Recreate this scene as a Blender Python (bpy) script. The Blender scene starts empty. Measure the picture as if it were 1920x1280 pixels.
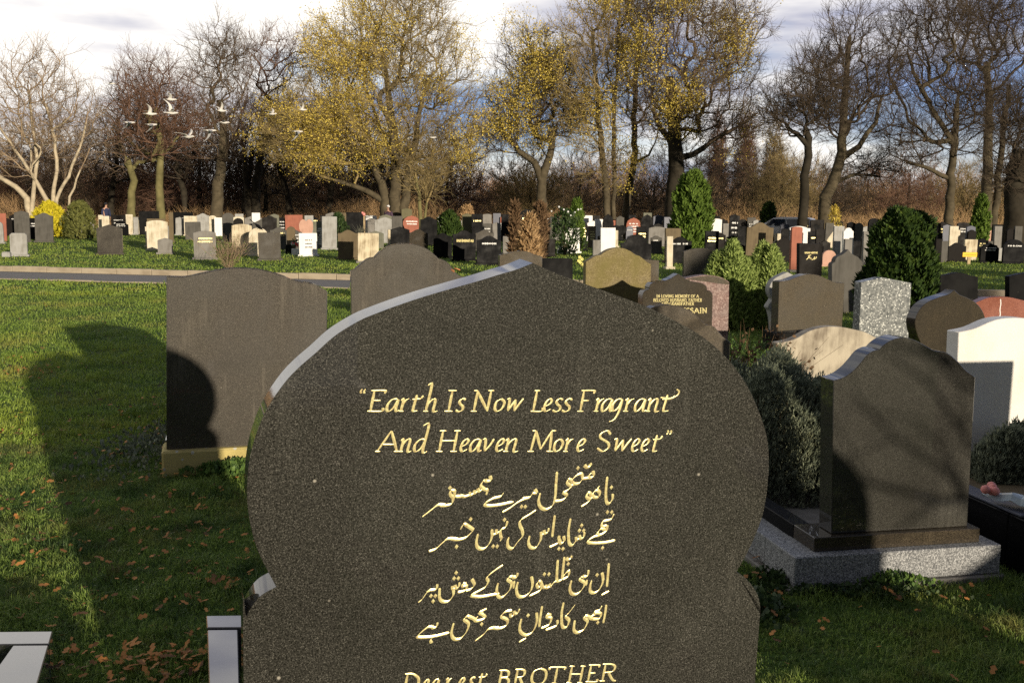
import bpy, math, random
import numpy as np
from mathutils import Matrix, Vector

S = bpy.context.scene
R = math.radians
rng = np.random.default_rng(7)
random.seed(7)

# ------------------------------------------------------------------ camera
H = 1.6; FPX = 1867.0; HY = 397.0; ROLL = 0.0125
PITCH = math.atan((640 - HY) / FPX)
_f = np.array([0, math.cos(PITCH), -math.sin(PITCH)])
_u0 = np.array([0, math.sin(PITCH), math.cos(PITCH)]); _r0 = np.array([1.0, 0, 0])
_r = math.cos(ROLL) * _r0 + math.sin(ROLL) * _u0
_u = -math.sin(ROLL) * _r0 + math.cos(ROLL) * _u0
cam_d = bpy.data.cameras.new('camera'); cam = bpy.data.objects.new('camera', cam_d)
S.collection.objects.link(cam); S.camera = cam
cam_d.sensor_width = 36; cam_d.lens = 36 * FPX / 1920
cam_d.clip_start = 0.05; cam_d.clip_end = 5000
cam.matrix_world = Matrix(((_r[0], _u[0], -_f[0], 0), (_r[1], _u[1], -_f[1], 0), (_r[2], _u[2], -_f[2], H), (0, 0, 0, 1)))

# ------------------------------------------------------------------ sun + sky
SUN_EL = 8.2; SUN_AZ = 28.5          # degrees to the right of straight behind the camera
tosun = Vector((math.sin(R(SUN_AZ)) * math.cos(R(SUN_EL)), -math.cos(R(SUN_AZ)) * math.cos(R(SUN_EL)), math.sin(R(SUN_EL))))
sd = bpy.data.lights.new('sun', 'SUN'); sun = bpy.data.objects.new('sun', sd); S.collection.objects.link(sun)
sd.energy = 5.0; sd.angle = R(0.6); sd.color = (1.0, 0.86, 0.66)
sun.rotation_euler = tosun.to_track_quat('Z', 'Y').to_euler()

W = bpy.data.worlds.new('World'); S.world = W; W.use_nodes = True
nt = W.node_tree; nt.nodes.clear()
def N(t, **k):
    n = nt.nodes.new(t)
    for a, b in k.items():
        if a.startswith('i_'):
            n.inputs[a[2:].replace('_', ' ')].default_value = b
        else: setattr(n, a, b)
    return n
def Lk(a, b): nt.links.new(a, b)
def MATH(op, a, b=None, c=None, clamp=False):
    n = nt.nodes.new('ShaderNodeMath'); n.operation = op; n.use_clamp = clamp
    for i, v in enumerate((a, b, c)):
        if v is None: continue
        if isinstance(v, (int, float)): n.inputs[i].default_value = v
        else: nt.links.new(v, n.inputs[i])
    return n.outputs[0]
sky = N('ShaderNodeTexSky', sky_type='NISHITA', sun_disc=False)
sky.sun_elevation = R(SUN_EL); sky.sun_rotation = math.atan2(tosun.x, tosun.y)
sky.air_density = 1.0; sky.dust_density = 1.0; sky.ozone_density = 6.0
bg1 = N('ShaderNodeBackground'); bg1.inputs[1].default_value = 0.15
Lk(sky.outputs[0], bg1.inputs[0])
tc = N('ShaderNodeTexCoord')
sep = N('ShaderNodeSeparateXYZ'); Lk(tc.outputs['Generated'], sep.inputs[0])
x, y, z = sep.outputs
mp = N('ShaderNodeMapping'); mp.inputs['Scale'].default_value = (1.5, 1.5, 7.5); mp.inputs['Location'].default_value = (3.1, 0.4, 1.7)
Lk(tc.outputs['Generated'], mp.inputs[0])
n1 = N('ShaderNodeTexNoise'); n1.inputs['Scale'].default_value = 1.7; n1.inputs['Detail'].default_value = 9; n1.inputs['Roughness'].default_value = 0.54
n1.inputs['Distortion'].default_value = 0.35
Lk(mp.outputs[0], n1.inputs['Vector'])
# cloud cover: heavy towards the left (west) horizon and overhead, a clear blue band low at the right
def zramp(stops):
    r_ = N('ShaderNodeValToRGB'); el = r_.color_ramp.elements
    while len(el) < len(stops): el.new(0.5)
    for e_, (p_, v_) in zip(el, stops): e_.position = p_; e_.color = (v_, v_, v_, 1)
    Lk(MATH('MULTIPLY', z, 2.0, None, True), r_.inputs[0]); return r_.outputs[0]
cover = zramp([(0.0, 0.74), (0.10, 0.62), (0.17, 0.44), (0.27, 0.42), (0.34, 0.74), (0.50, 0.58), (0.66, 0.36), (1.0, 0.25)])
left = MATH('ADD', MATH('MULTIPLY', MATH('MAXIMUM', MATH('MINIMUM', x, 0.0), -0.5), -0.40), MATH('MULTIPLY', MATH('MAXIMUM', MATH('MINIMUM', x, 0.5), 0.0), -0.06))
dens = MATH('ADD', MATH('ADD', n1.outputs['Fac'], left), MATH('MULTIPLY_ADD', cover, 0.55, -0.28))
mask = N('ShaderNodeMapRange', interpolation_type='SMOOTHSTEP'); mask.inputs[1].default_value = 0.45; mask.inputs[2].default_value = 0.57; mask.inputs[3].default_value = 0.58
Lk(dens, mask.inputs[0])
mp2 = N('ShaderNodeMapping'); mp2.inputs['Scale'].default_value = (2.2, 2.2, 11); mp2.inputs['Location'].default_value = (0.3, 2.2, 0.35)
Lk(tc.outputs['Generated'], mp2.inputs[0])
n2 = N('ShaderNodeTexNoise'); n2.inputs['Scale'].default_value = 1.5; n2.inputs['Detail'].default_value = 6
Lk(mp2.outputs[0], n2.inputs['Vector'])
cr = N('ShaderNodeValToRGB'); e = cr.color_ramp.elements
e[0].position = 0.34; e[0].color = (0.36, 0.46, 0.78, 1); e[1].position = 0.62; e[1].color = (1.10, 1.06, 1.0, 1)
m_ = e.new(0.46); m_.color = (0.46, 0.47, 0.58, 1)
bright = zramp([(0.0, 0.74), (0.11, 0.72), (0.19, 0.42), (0.27, 0.56), (0.36, 0.52), (0.50, 0.48), (1.0, 0.50)])
lf_ = MATH('ADD', MATH('MULTIPLY', MATH('MAXIMUM', MATH('MINIMUM', x, 0.0), -0.5), -0.42), MATH('MULTIPLY', MATH('MAXIMUM', MATH('MINIMUM', x, 0.5), 0.0), -0.08))
shade = MATH('ADD', MATH('ADD', n2.outputs['Fac'], lf_), MATH('MULTIPLY_ADD', bright, 0.6, -0.30))
Lk(shade, cr.inputs[0])
bg2 = N('ShaderNodeBackground'); bg2.inputs[1].default_value = 1.0; Lk(cr.outputs[0], bg2.inputs[0])
# unseen cloud bank added behind the photographer and overhead to dim fill light and deepen shade
rear = N('ShaderNodeMapRange', interpolation_type='SMOOTHSTEP'); rear.inputs[1].default_value = 0.15; rear.inputs[2].default_value = -0.25; Lk(y, rear.inputs[0])
over = N('ShaderNodeMapRange', interpolation_type='SMOOTHSTEP'); over.inputs[1].default_value = 0.45; over.inputs[2].default_value = 0.8; Lk(z, over.inputs[0])
bank = MATH('MAXIMUM', rear.outputs[0], MATH('MULTIPLY', over.outputs[0], 0.6))
mfin = MATH('MAXIMUM', mask.outputs[0], MATH('MULTIPLY', bank, 0.93))
Lk(MATH('MULTIPLY_ADD', bank, -0.80, 1.0), bg2.inputs[1])
mix = N('ShaderNodeMixShader'); Lk(mfin, mix.inputs[0]); Lk(bg1.outputs[0], mix.inputs[1]); Lk(bg2.outputs[0], mix.inputs[2])
wo = N('ShaderNodeOutputWorld'); Lk(mix.outputs[0], wo.inputs[0])

S.view_settings.view_transform = 'Standard'; S.view_settings.look = 'None'
S.view_settings.exposure = 0.15; S.view_settings.gamma = 1.0
S.render.engine = 'CYCLES'
S.cycles.max_bounces = 6; S.cycles.diffuse_bounces = 2; S.cycles.glossy_bounces = 3
S.cycles.use_denoising = False
S.render.film_transparent = False

# ------------------------------------------------------------------ helpers
C = S.collection
def ray(px, py):
    return _f + _r * ((px - 960) / FPX) + _u * ((640 - py) / FPX)
def at(px, py, Y):
    d = ray(px, py); t = Y / d[1]; return Vector((d[0] * t, Y, H + d[2] * t))
def gp(px, py, z=0.0):
    d = ray(px, py); t = (z - H) / d[2]; return Vector((d[0] * t, d[1] * t, z))
def tag(o, label=None, cat=None, group=None, kind=None):
    if label: o['label'] = label
    if cat: o['category'] = cat
    if group: o['group'] = group
    if kind: o['kind'] = kind
    return o
def mk(name, V, F, m=None, parent=None, smooth=False, mat_idx=None):
    me = bpy.data.meshes.new(name)
    me.from_pydata([tuple(v) for v in V], [], [tuple(f) for f in F])
    if m is not None: me.materials.append(m)
    if smooth: me.polygons.foreach_set('use_smooth', [True] * len(me.polygons))
    me.update()
    o = bpy.data.objects.new(name, me); C.objects.link(o)
    if parent is not None: o.parent = parent
    return o
def mk_np(name, V, F, m=None, parent=None, smooth=False):
    """V (n,3) float, F (m,k) int - fast path for big meshes"""
    V = np.ascontiguousarray(V, dtype=np.float32); F = np.ascontiguousarray(F, dtype=np.int32)
    k = F.shape[1]; me = bpy.data.meshes.new(name)
    me.vertices.add(len(V)); me.vertices.foreach_set('co', V.ravel())
    me.loops.add(F.size); me.loops.foreach_set('vertex_index', F.ravel())
    me.polygons.add(len(F)); me.polygons.foreach_set('loop_start', np.arange(len(F), dtype=np.int32) * k)
    try: me.polygons.foreach_set('loop_total', np.full(len(F), k, dtype=np.int32))
    except Exception: pass
    if smooth: me.polygons.foreach_set('use_smooth', np.ones(len(F), dtype=bool))
    me.update(calc_edges=True)
    if m is not None: me.materials.append(m)
    o = bpy.data.objects.new(name, me); C.objects.link(o)
    if parent is not None: o.parent = parent
    return o
def root(name, M, label, cat, group=None):
    o = bpy.data.objects.new(name, None); o.empty_display_size = 0.1; C.objects.link(o)
    o.matrix_world = M
    return tag(o, label, cat, group)
def bev(o, w=0.004, seg=1, ang=30):
    b = o.modifiers.new('bevel', 'BEVEL'); b.width = w; b.segments = seg; b.limit_method = 'ANGLE'; b.angle_limit = R(ang)
def sharp(o, ang=32):
    o.data.polygons.foreach_set('use_smooth', [True] * len(o.data.polygons)); o.data.set_sharp_from_angle(angle=R(ang))

def box_vf(x0, x1, y0, y1, z0, z1, off=0):
    V = [(x0, y0, z0), (x1, y0, z0), (x1, y1, z0), (x0, y1, z0), (x0, y0, z1), (x1, y0, z1), (x1, y1, z1), (x0, y1, z1)]
    F = [(0, 3, 2, 1), (4, 5, 6, 7), (0, 1, 5, 4), (1, 2, 6, 5), (2, 3, 7, 6), (3, 0, 4, 7)]
    return V, [tuple(i + off for i in f) for f in F]
def box(name, x0, x1, y0, y1, z0, z1, m, parent=None, b=0.004):
    V, F = box_vf(x0, x1, y0, y1, z0, z1); o = mk(name, V, F, m, parent)
    if b: bev(o, b)
    return o

def catmull(P, sub=6, closed=False):
    """P list of (x,y[,corner]) -> smooth list; points with a third item are corners"""
    out = []; n = len(P)
    for i in range(n - (0 if closed else 1)):
        p1 = P[i]; p2 = P[(i + 1) % n]
        p0 = P[i - 1] if (i > 0 or closed) else p1; p3 = P[(i + 2) % n] if (i + 2 < n or closed) else p2
        if len(p1) > 2: p0 = p1
        if len(p2) > 2: p3 = p2
        if len(p1) > 2 and len(p2) > 2 and (p1[2] > 1 or p2[2] > 1):
            out.append((p1[0], p1[1])); continue
        for k in range(sub):
            t = k / sub
            out.append(tuple(0.5 * ((2 * p1[j]) + (-p0[j] + p2[j]) * t + (2 * p0[j] - 5 * p1[j] + 4 * p2[j] - p3[j]) * t * t + (-p0[j] + 3 * p1[j] - 3 * p2[j] + p3[j]) * t ** 3) for j in (0, 1)))
    if not closed: out.append((P[-1][0], P[-1][1]))
    return out

# ------------------------------------------------------------------ materials
def newmat(name):
    m = bpy.data.materials.new(name); m.use_nodes = True
    t = m.node_tree; b = t.nodes['Principled BSDF']
    return m, t, b
def nd(t, typ, ins={}, **k):
    n = t.nodes.new(typ)
    for a, v in k.items(): setattr(n, a, v)
    for a, v in ins.items():
        if hasattr(v, 'node'): t.links.new(v, n.inputs[a])
        else: n.inputs[a].default_value = v
    return n
def ramp(t, fac, stops, interp='LINEAR'):
    n = t.nodes.new('ShaderNodeValToRGB'); n.color_ramp.interpolation = interp
    el = n.color_ramp.elements
    while len(el) < len(stops): el.new(0.5)
    for e_, (p, c) in zip(el, stops):
        e_.position = p; e_.color = (c[0], c[1], c[2], 1) if not isinstance(c, (int, float)) else (c, c, c, 1)
    t.links.new(fac, n.inputs[0]); return n
def mixc(t, fac, a, b, mode='MIX'):
    n = t.nodes.new('ShaderNodeMix'); n.data_type = 'RGBA'; n.blend_type = mode
    for i, v in ((0, fac), (6, a), (7, b)):
        if hasattr(v, 'node'): t.links.new(v, n.inputs[i])
        elif isinstance(v, (int, float)): n.inputs[i].default_value = v
        else: n.inputs[i].default_value = (v[0], v[1], v[2], 1)
    return n.outputs[2]
def flat(name, c, rough=0.6, metal=0.0, spec=0.5, var=0.0, scale=8):
    m, t, b = newmat(name)
    if var:
        tc = nd(t, 'ShaderNodeTexCoord'); no = nd(t, 'ShaderNodeTexNoise', {'Vector': tc.outputs['Object'], 'Scale': scale, 'Detail': 4})
        r = ramp(t, no.outputs['Fac'], [(0.3, [v * (1 - var) for v in c]), (0.7, [min(1, v * (1 + var)) for v in c])])
        t.links.new(r.outputs[0], b.inputs['Base Color'])
    else: b.inputs['Base Color'].default_value = (*c, 1)
    b.inputs['Roughness'].default_value = rough; b.inputs['Metallic'].default_value = metal
    b.inputs['Specular IOR Level'].default_value = spec
    return m
def granite(name, dark, light, scale=420, rough=0.12, spec=0.5, coat=0.0, blotch=0.35, fleck=(0.62, 0.8), blot_scale=3.0, moss=None, streak=0.16):
    m, t, b = newmat(name)
    tc = nd(t, 'ShaderNodeTexCoord'); O = tc.outputs['Object']
    v = nd(t, 'ShaderNodeTexVoronoi', {'Vector': O, 'Scale': scale})
    sp = nd(t, 'ShaderNodeSeparateColor', {'Color': v.outputs['Color']})
    f = ramp(t, sp.outputs[0], [(fleck[0], 0.0), (fleck[1], 0.55), (0.97, 1.0)])
    no = nd(t, 'ShaderNodeTexNoise', {'Vector': O, 'Scale': scale * 0.35, 'Detail': 3})
    c0 = mixc(t, ramp(t, no.outputs['Fac'], [(0.35, 0.0), (0.65, 1.0)]).outputs[0], dark, [d + (l - d) * 0.3 for d, l in zip(dark, light)])
    c = mixc(t, f.outputs[0], c0, light)
    big = nd(t, 'ShaderNodeTexNoise', {'Vector': O, 'Scale': blot_scale, 'Detail': 5, 'Roughness': 0.6})
    c = mixc(t, blotch, c, mixc(t, 1.0, c, ramp(t, big.outputs['Fac'], [(0.3, 0.25), (0.7, 1.0)]).outputs[0], 'MULTIPLY'))
    if moss:
        c = mixc(t, ramp(t, big.outputs['Fac'], [(0.42, 0.0), (0.62, 0.75)]).outputs[0], c, moss)
    mpx = nd(t, 'ShaderNodeMapping', {'Vector': O, 'Scale': (26, 26, 1.1)})
    dr = nd(t, 'ShaderNodeTexNoise', {'Vector': mpx.outputs[0], 'Scale': 1.0, 'Detail': 7, 'Roughness': 0.7})
    dust = nd(t, 'ShaderNodeMath', {0: dr.outputs['Fac'], 1: big.outputs['Fac']}, operation='MULTIPLY')
    c = mixc(t, ramp(t, dust.outputs[0], [(0.29, 0.0), (0.44, streak)]).outputs[0], c, [min(1, q * 1.0) for q in light])
    dots = nd(t, 'ShaderNodeTexVoronoi', {'Vector': O, 'Scale': 13.0}); dsp = nd(t, 'ShaderNodeSeparateColor', {'Color': dots.outputs['Color']})
    dm = nd(t, 'ShaderNodeMath', {0: ramp(t, dots.outputs['Distance'], [(0.025, 1.0), (0.050, 0.0)]).outputs[0], 1: ramp(t, dsp.outputs[1], [(0.7, 0.0), (0.95, 0.6)]).outputs[0]}, operation='MULTIPLY')
    c = mixc(t, dm.outputs[0], c, (0.5, 0.47, 0.4))
    t.links.new(c, b.inputs['Base Color'])
    rr = ramp(t, big.outputs['Fac'], [(0.3, rough * 0.8), (0.75, min(1, rough * 1.9))])
    t.links.new(rr.outputs[0], b.inputs['Roughness'])
    b.inputs['Specular IOR Level'].default_value = spec
    b.inputs['Coat Weight'].default_value = coat; b.inputs['Coat Roughness'].default_value = 0.025; b.inputs['Coat IOR'].default_value = 1.5
    return m
def weathered(name, base, stain, amt=0.6, rough=0.75, sx=14, sz=1.3, spots=None):
    m, t, b = newmat(name)
    tc = nd(t, 'ShaderNodeTexCoord'); O = tc.outputs['Object']
    mp = nd(t, 'ShaderNodeMapping', {'Vector': O, 'Scale': (sx, sx, sz)})
    a = nd(t, 'ShaderNodeTexNoise', {'Vector': mp.outputs[0], 'Scale': 1.0, 'Detail': 6, 'Roughness': 0.65})
    bl = nd(t, 'ShaderNodeTexNoise', {'Vector': O, 'Scale': 3.5, 'Detail': 5})
    s = nd(t, 'ShaderNodeMath', {0: a.outputs['Fac'], 1: bl.outputs['Fac']}, operation='MULTIPLY')
    f = ramp(t, s.outputs[0], [(0.2, 0.0), (0.38, amt)])
    c = mixc(t, f.outputs[0], base, stain)
    fi = nd(t, 'ShaderNodeTexNoise', {'Vector': O, 'Scale': 160, 'Detail': 3})
    c = mixc(t, 0.35, c, mixc(t, 1.0, c, ramp(t, fi.outputs['Fac'], [(0.35, 0.45), (0.6, 1.0)]).outputs[0], 'MULTIPLY'))
    if spots:
        vo = nd(t, 'ShaderNodeTexVoronoi', {'Vector': O, 'Scale': 17, 'Randomness': 1.0})
        c = mixc(t, ramp(t, vo.outputs['Distance'], [(0.16, 0.8), (0.2, 0.0)]).outputs[0], c, spots)
    t.links.new(c, b.inputs['Base Color']); b.inputs['Roughness'].default_value = rough
    b.inputs['Specular IOR Level'].default_value = 0.3
    bp = nd(t, 'ShaderNodeBump', {'Height': fi.outputs['Fac'], 'Strength': 0.15, 'Distance': 0.003})
    t.links.new(bp.outputs[0], b.inputs['Normal'])
    return m
def veg(name, c1, c2, rough=0.6, scale=6.0, transl=0.25, spec=0.25, c3=None, fine=40, patch=None):
    m, t, b = newmat(name)
    tc = nd(t, 'ShaderNodeTexCoord'); O = tc.outputs['Object']
    a = nd(t, 'ShaderNodeTexNoise', {'Vector': O, 'Scale': scale, 'Detail': 3})
    f = nd(t, 'ShaderNodeTexWhiteNoise', {'Vector': nd(t, 'ShaderNodeVectorMath', {0: O, 1: (1.0 / fine,) * 3}, operation='SNAP').outputs[0]}, noise_dimensions='3D')
    s = nd(t, 'ShaderNodeMath', {0: a.outputs['Fac'], 1: f.outputs['Value'], 2: 0.0}, operation='ADD')
    st = [(0.25, c1), (0.72, c2)] + ([(0.88, c3)] if c3 else [])
    h = nd(t, 'ShaderNodeMath', {0: s.outputs[0], 1: 0.5}, operation='MULTIPLY')
    r = ramp(t, h.outputs[0], st)
    col = r.outputs[0]
    if patch:
        for sc_, col_, lo, hi, am in patch:
            pn_ = nd(t, 'ShaderNodeTexNoise', {'Vector': O, 'Scale': sc_, 'Detail': 5, 'Roughness': 0.65})
            col = mixc(t, ramp(t, pn_.outputs['Fac'], [(lo, 0.0), (hi, am)]).outputs[0], col, col_)
    t.links.new(col, b.inputs['Base Color'])
    b.inputs['Roughness'].default_value = rough; b.inputs['Specular IOR Level'].default_value = spec
    if transl:
        tr = nd(t, 'ShaderNodeBsdfTranslucent', {'Color': col})
        mx = nd(t, 'ShaderNodeMixShader', {0: transl, 1: b.outputs[0], 2: tr.outputs[0]})
        t.links.new(mx.outputs[0], t.nodes['Material Output'].inputs[0])
    return m

M = {}
M['main'] = granite('polished_dark_granite', (0.0065, 0.0060, 0.0048), (0.17, 0.165, 0.145), 980, 0.42, 0.055, 1.0, 0.5, (0.84, 0.93), 2.2)
M['dark1'] = granite('dark_granite', (0.012, 0.009, 0.006), (0.13, 0.105, 0.07), 560, 0.44, 0.10, 0.8, 0.5, (0.75, 0.9))
M['dark2'] = granite('grey_brown_granite', (0.030, 0.024, 0.016), (0.19, 0.155, 0.105), 420, 0.46, 0.20, 0.5, 0.45, (0.62, 0.85))
M['dusty'] = granite('dusty_polished_granite', (0.026, 0.022, 0.017), (0.19, 0.17, 0.14), 520, 0.40, 0.17, 0.7, 0.6, (0.66, 0.9), 2.6, None, 0.4)
M['gold_g'] = granite('mossy_ochre_granite', (0.13, 0.095, 0.030), (0.32, 0.26, 0.12), 170, 0.6, 0.3, 0.0, 0.3, (0.5, 0.8), 4, (0.15, 0.13, 0.045))
M['silver'] = granite('silver_grey_granite', (0.075, 0.08, 0.088), (0.46, 0.47, 0.48), 260, 0.5, 0.3, 0.0, 0.15, (0.45, 0.7))
M['speck'] = granite('speckled_blue_granite', (0.075, 0.085, 0.092), (0.62, 0.64, 0.62), 75, 0.3, 0.4, 0.2, 0.2, (0.84, 0.88), 5)
M['black'] = granite('black_granite', (0.003, 0.003, 0.0035), (0.009, 0.009, 0.010), 380, 0.42, 0.07, 0.12, 0.2)
M['blackdull'] = granite('dull_black_granite', (0.006, 0.005, 0.005), (0.022, 0.018, 0.015), 200, 0.42, 0.10, 0.0, 0.3)
M['red'] = granite('red_granite', (0.17, 0.045, 0.028), (0.36, 0.14, 0.09), 210, 0.3, 0.4, 0.3, 0.25, (0.45, 0.8))
M['pink'] = granite('pink_granite', (0.17, 0.10, 0.09), (0.40, 0.30, 0.27), 90, 0.45, 0.3, 0.0, 0.6, (0.4, 0.75), 6)
M['grey'] = weathered('weathered_grey_stone', (0.23, 0.22, 0.205), (0.12, 0.11, 0.095), 0.7)
M['grey2'] = weathered('pale_grey_stone', (0.36, 0.36, 0.35), (0.19, 0.18, 0.155), 0.7)
M['greyd'] = weathered('dark_grey_stone', (0.10, 0.095, 0.085), (0.05, 0.047, 0.04), 0.7)
M['greyg'] = weathered('green_grey_stone', (0.17, 0.17, 0.13), (0.08, 0.09, 0.06), 0.6)
M['white'] = weathered('white_marble', (0.80, 0.80, 0.79), (0.60, 0.58, 0.52), 0.35, 0.5)
M['whitev'] = weathered('veined_white_marble', (0.78, 0.77, 0.74), (0.60, 0.52, 0.40), 0.4, 0.45, 3.2, 2.4)
M['cream'] = weathered('stained_cream_marble', (0.66, 0.60, 0.47), (0.30, 0.24, 0.14), 0.7)
M['cream2'] = weathered('streaked_cream_marble', (0.66, 0.58, 0.42), (0.20, 0.14, 0.07), 0.95, 0.7, 24, 0.9)
M['kmarble'] = weathered('streaked_tan_marble', (0.46, 0.41, 0.32), (0.13, 0.10, 0.07), 1.0, 0.6, 9, 2.0)
M['redw'] = weathered('red_sandstone', (0.36, 0.13, 0.085), (0.2, 0.07, 0.05), 0.5)
M['pinkw'] = weathered('pink_stone', (0.55, 0.33, 0.25), (0.35, 0.2, 0.15), 0.5)
M['brown'] = weathered('brown_stone', (0.15, 0.115, 0.065), (0.07, 0.05, 0.03), 0.6)
M['olive'] = weathered('olive_stone', (0.14, 0.13, 0.07), (0.08, 0.07, 0.04), 0.6)
M['slate'] = weathered('blue_slate', (0.11, 0.12, 0.16), (0.07, 0.07, 0.09), 0.5, 0.45)
M['concrete'] = weathered('mossy_concrete', (0.52, 0.43, 0.17), (0.32, 0.27, 0.09), 0.6, 0.9, 7, 6, (0.50, 0.50, 0.45))
M['kerb'] = weathered('concrete_kerb', (0.42, 0.36, 0.27), (0.24, 0.19, 0.13), 0.6, 0.9, 3, 9)
M['gold'] = flat('gold_leaf', (0.92, 0.70, 0.34), 0.36, 0.45, 0.5, 0.35, 240)
M['silverp'] = flat('silver_paint', (0.7, 0.7, 0.68), 0.5)
M['yellow'] = flat('yellow_paint', (0.85, 0.50, 0.01), 0.6); M['palef'] = flat('pale_yellow_petals', (0.85, 0.78, 0.25), 0.6)
M['wood'] = flat('pale_wood', (0.42, 0.32, 0.18), 0.8, var=0.2)
M['lilac'] = granite('polished_grey_kerb_granite', (0.03, 0.03, 0.035), (0.09, 0.09, 0.10), 300, 0.04, 1.0, 1.0, 0.1)

# ------------------------------------------------------------------ stones
class Pl:
    """the front plane of a standing slab: local X right, Y into the stone, Z up"""
    def __init__(s, px, py, D, yaw=15, lean=0, roll=0, ground=False):
        s.o = gp(px, py) if ground else at(px, py, D)
        a, b, r = R(yaw), R(lean), R(roll)
        t = Vector((math.cos(a), math.sin(a), 0)); n = Vector((-math.sin(a), math.cos(a), 0)); z = Vector((0, 0, 1))
        z2 = math.cos(b) * z + math.sin(b) * n; s.n = -math.sin(b) * z + math.cos(b) * n
        s.u = math.cos(r) * t - math.sin(r) * z2; s.w = math.sin(r) * t + math.cos(r) * z2
        s.M = Matrix(((s.u.x, s.n.x, s.w.x, s.o.x), (s.u.y, s.n.y, s.w.y, s.o.y), (s.u.z, s.n.z, s.w.z, s.o.z), (0, 0, 0, 1)))
    def loc(s, px, py):
        d = Vector(ray(px, py)); c = Vector((0, 0, H))
        t = (s.o - c).dot(s.n) / d.dot(s.n); X = c + d * t - s.o
        return X.dot(s.u), X.dot(s.w)

def slab(name, P, T, m, parent=None, b=0.004, y0=0.0, ang=35):
    """P closed outline [(x,z)] clockwise or not; extruded from y0 to y0+T"""
    A = sum(P[i][0] * P[(i + 1) % len(P)][1] - P[(i + 1) % len(P)][0] * P[i][1] for i in range(len(P)))
    if A < 0: P = P[::-1]
    n = len(P); V = [(p[0], y0, p[1]) for p in P] + [(p[0], y0 + T, p[1]) for p in P]
    F = [tuple(range(n)), tuple(range(2 * n - 1, n - 1, -1))]
    F += [(i, i + n, (i + 1) % n + n, (i + 1) % n) for i in range(n)]
    o = mk(name, V, F, m, parent); sharp(o, ang)
    if b: bev(o, b, 1, 40)
    return o

def top_shape(code, w, h):
    """outline (x,z) of a headstone, base at 0, centred"""
    k = w / 2; P = []
    def arc(x0, z0, rx, rz, a0, a1, n=8): return [(x0 + rx * math.cos(R(a0 + (a1 - a0) * i / n)), z0 + rz * math.sin(R(a0 + (a1 - a0) * i / n))) for i in range(n + 1)]
    if code == 'flat': P = [(-k, h), (k, h)]
    elif code == 'peak': P = [(-k, h - 0.16 * w), (0, h), (k, h - 0.16 * w)]
    elif code == 'cut': P = [(-k, h - 0.12 * w), (-k + 0.12 * w, h), (k - 0.12 * w, h), (k, h - 0.12 * w)]
    elif code == 'camber': P = [(-k + w * i / 8, h - 0.09 * w * (abs(i / 4 - 1) ** 2)) for i in range(9)]
    elif code == 'arch': P = [(-k, h - 0.17 * w)] + [(-k * 0.86 + 1.72 * k * i / 14, h - 0.17 * w * (0.5 - 0.5 * math.cos(math.pi * (i / 7 - 1)))) for i in range(15)] + [(k, h - 0.17 * w)]
    elif code == 'round': P = arc(0, h - 0.42 * w, k, 0.42 * w, 180, 0, 14)
    elif code == 'shoulder': P = [(-k, h - 0.3 * w), (-k * 0.78, h - 0.27 * w)] + arc(0, h - 0.26 * w, k * 0.7, 0.26 * w, 170, 10, 10) + [(k * 0.78, h - 0.27 * w), (k, h - 0.3 * w)]
    elif code == 'onion':
        q = [(-0.36, 0), (-0.36, 0.25), (-0.40, 0.40), (-0.5, 0.58), (-0.49, 0.72), (-0.40, 0.86), (-0.22, 0.945), (-0.08, 0.97), (0, 1.0)]
        q = q + [(-a, b) for a, b in q[::-1][1:]]
        return [(a * w, b * h) for a, b in q]
    elif code == 'ogee':
        q = [(-0.5, 0), (-0.5, 0.68), (-0.46, 0.74), (-0.40, 0.76), (-0.40, 0.81), (-0.35, 0.86), (-0.22, 0.885), (-0.10, 0.93), (0, 1.0)]
        q = q + [(-a, b) for a, b in q[::-1][1:]]
        return [(a * w, b * h) for a, b in q]
    elif code == 'heart':
        q = [(-0.28, 0), (-0.28, 0.22), (-0.12, 0.24), (-0.36, 0.42), (-0.5, 0.62), (-0.5, 0.80), (-0.40, 0.93), (-0.24, 1.0), (-0.08, 0.97), (0, 0.91)]
        q = q + [(-a, b) for a, b in q[::-1][1:]]
        return [(a * w, b * h) for a, b in q]
    return [(-k, 0)] + P + [(k, 0)]
# ------------------------------------------------------------------ the setting: ground, path
gm, t, b = newmat('turf_soil')
tc_ = nd(t, 'ShaderNodeTexCoord'); O_ = tc_.outputs['Object']
a_ = nd(t, 'ShaderNodeTexNoise', {'Vector': O_, 'Scale': 0.55, 'Detail': 6, 'Roughness': 0.65})
f_ = nd(t, 'ShaderNodeTexNoise', {'Vector': O_, 'Scale': 45, 'Detail': 4})
c_ = ramp(t, a_.outputs['Fac'], [(0.3, (0.045, 0.085, 0.018)), (0.55, (0.080, 0.145, 0.028)), (0.75, (0.11, 0.15, 0.036))])
c2_ = mixc(t, ramp(t, f_.outputs['Fac'], [(0.4, 0.0), (0.62, 0.7)]).outputs[0], c_.outputs[0], (0.028, 0.030, 0.012))
sp_ = nd(t, 'ShaderNodeSeparateXYZ', {0: O_})
far_ = nd(t, 'ShaderNodeMapRange', {0: sp_.outputs[1], 1: 56.0, 2: 64.0}); far_.interpolation_type = 'SMOOTHSTEP'
mud_ = nd(t, 'ShaderNodeTexNoise', {'Vector': O_, 'Scale': 1.7, 'Detail': 6, 'Roughness': 0.7})
c2_ = mixc(t, ramp(t, mud_.outputs['Fac'], [(0.56, 0.0), (0.64, 0.85)]).outputs[0], c2_, (0.045, 0.032, 0.018))
c3_ = mixc(t, far_.outputs[0], c2_, mixc(t, a_.outputs['Fac'], (0.09, 0.065, 0.03), (0.06, 0.075, 0.02)))
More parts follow.
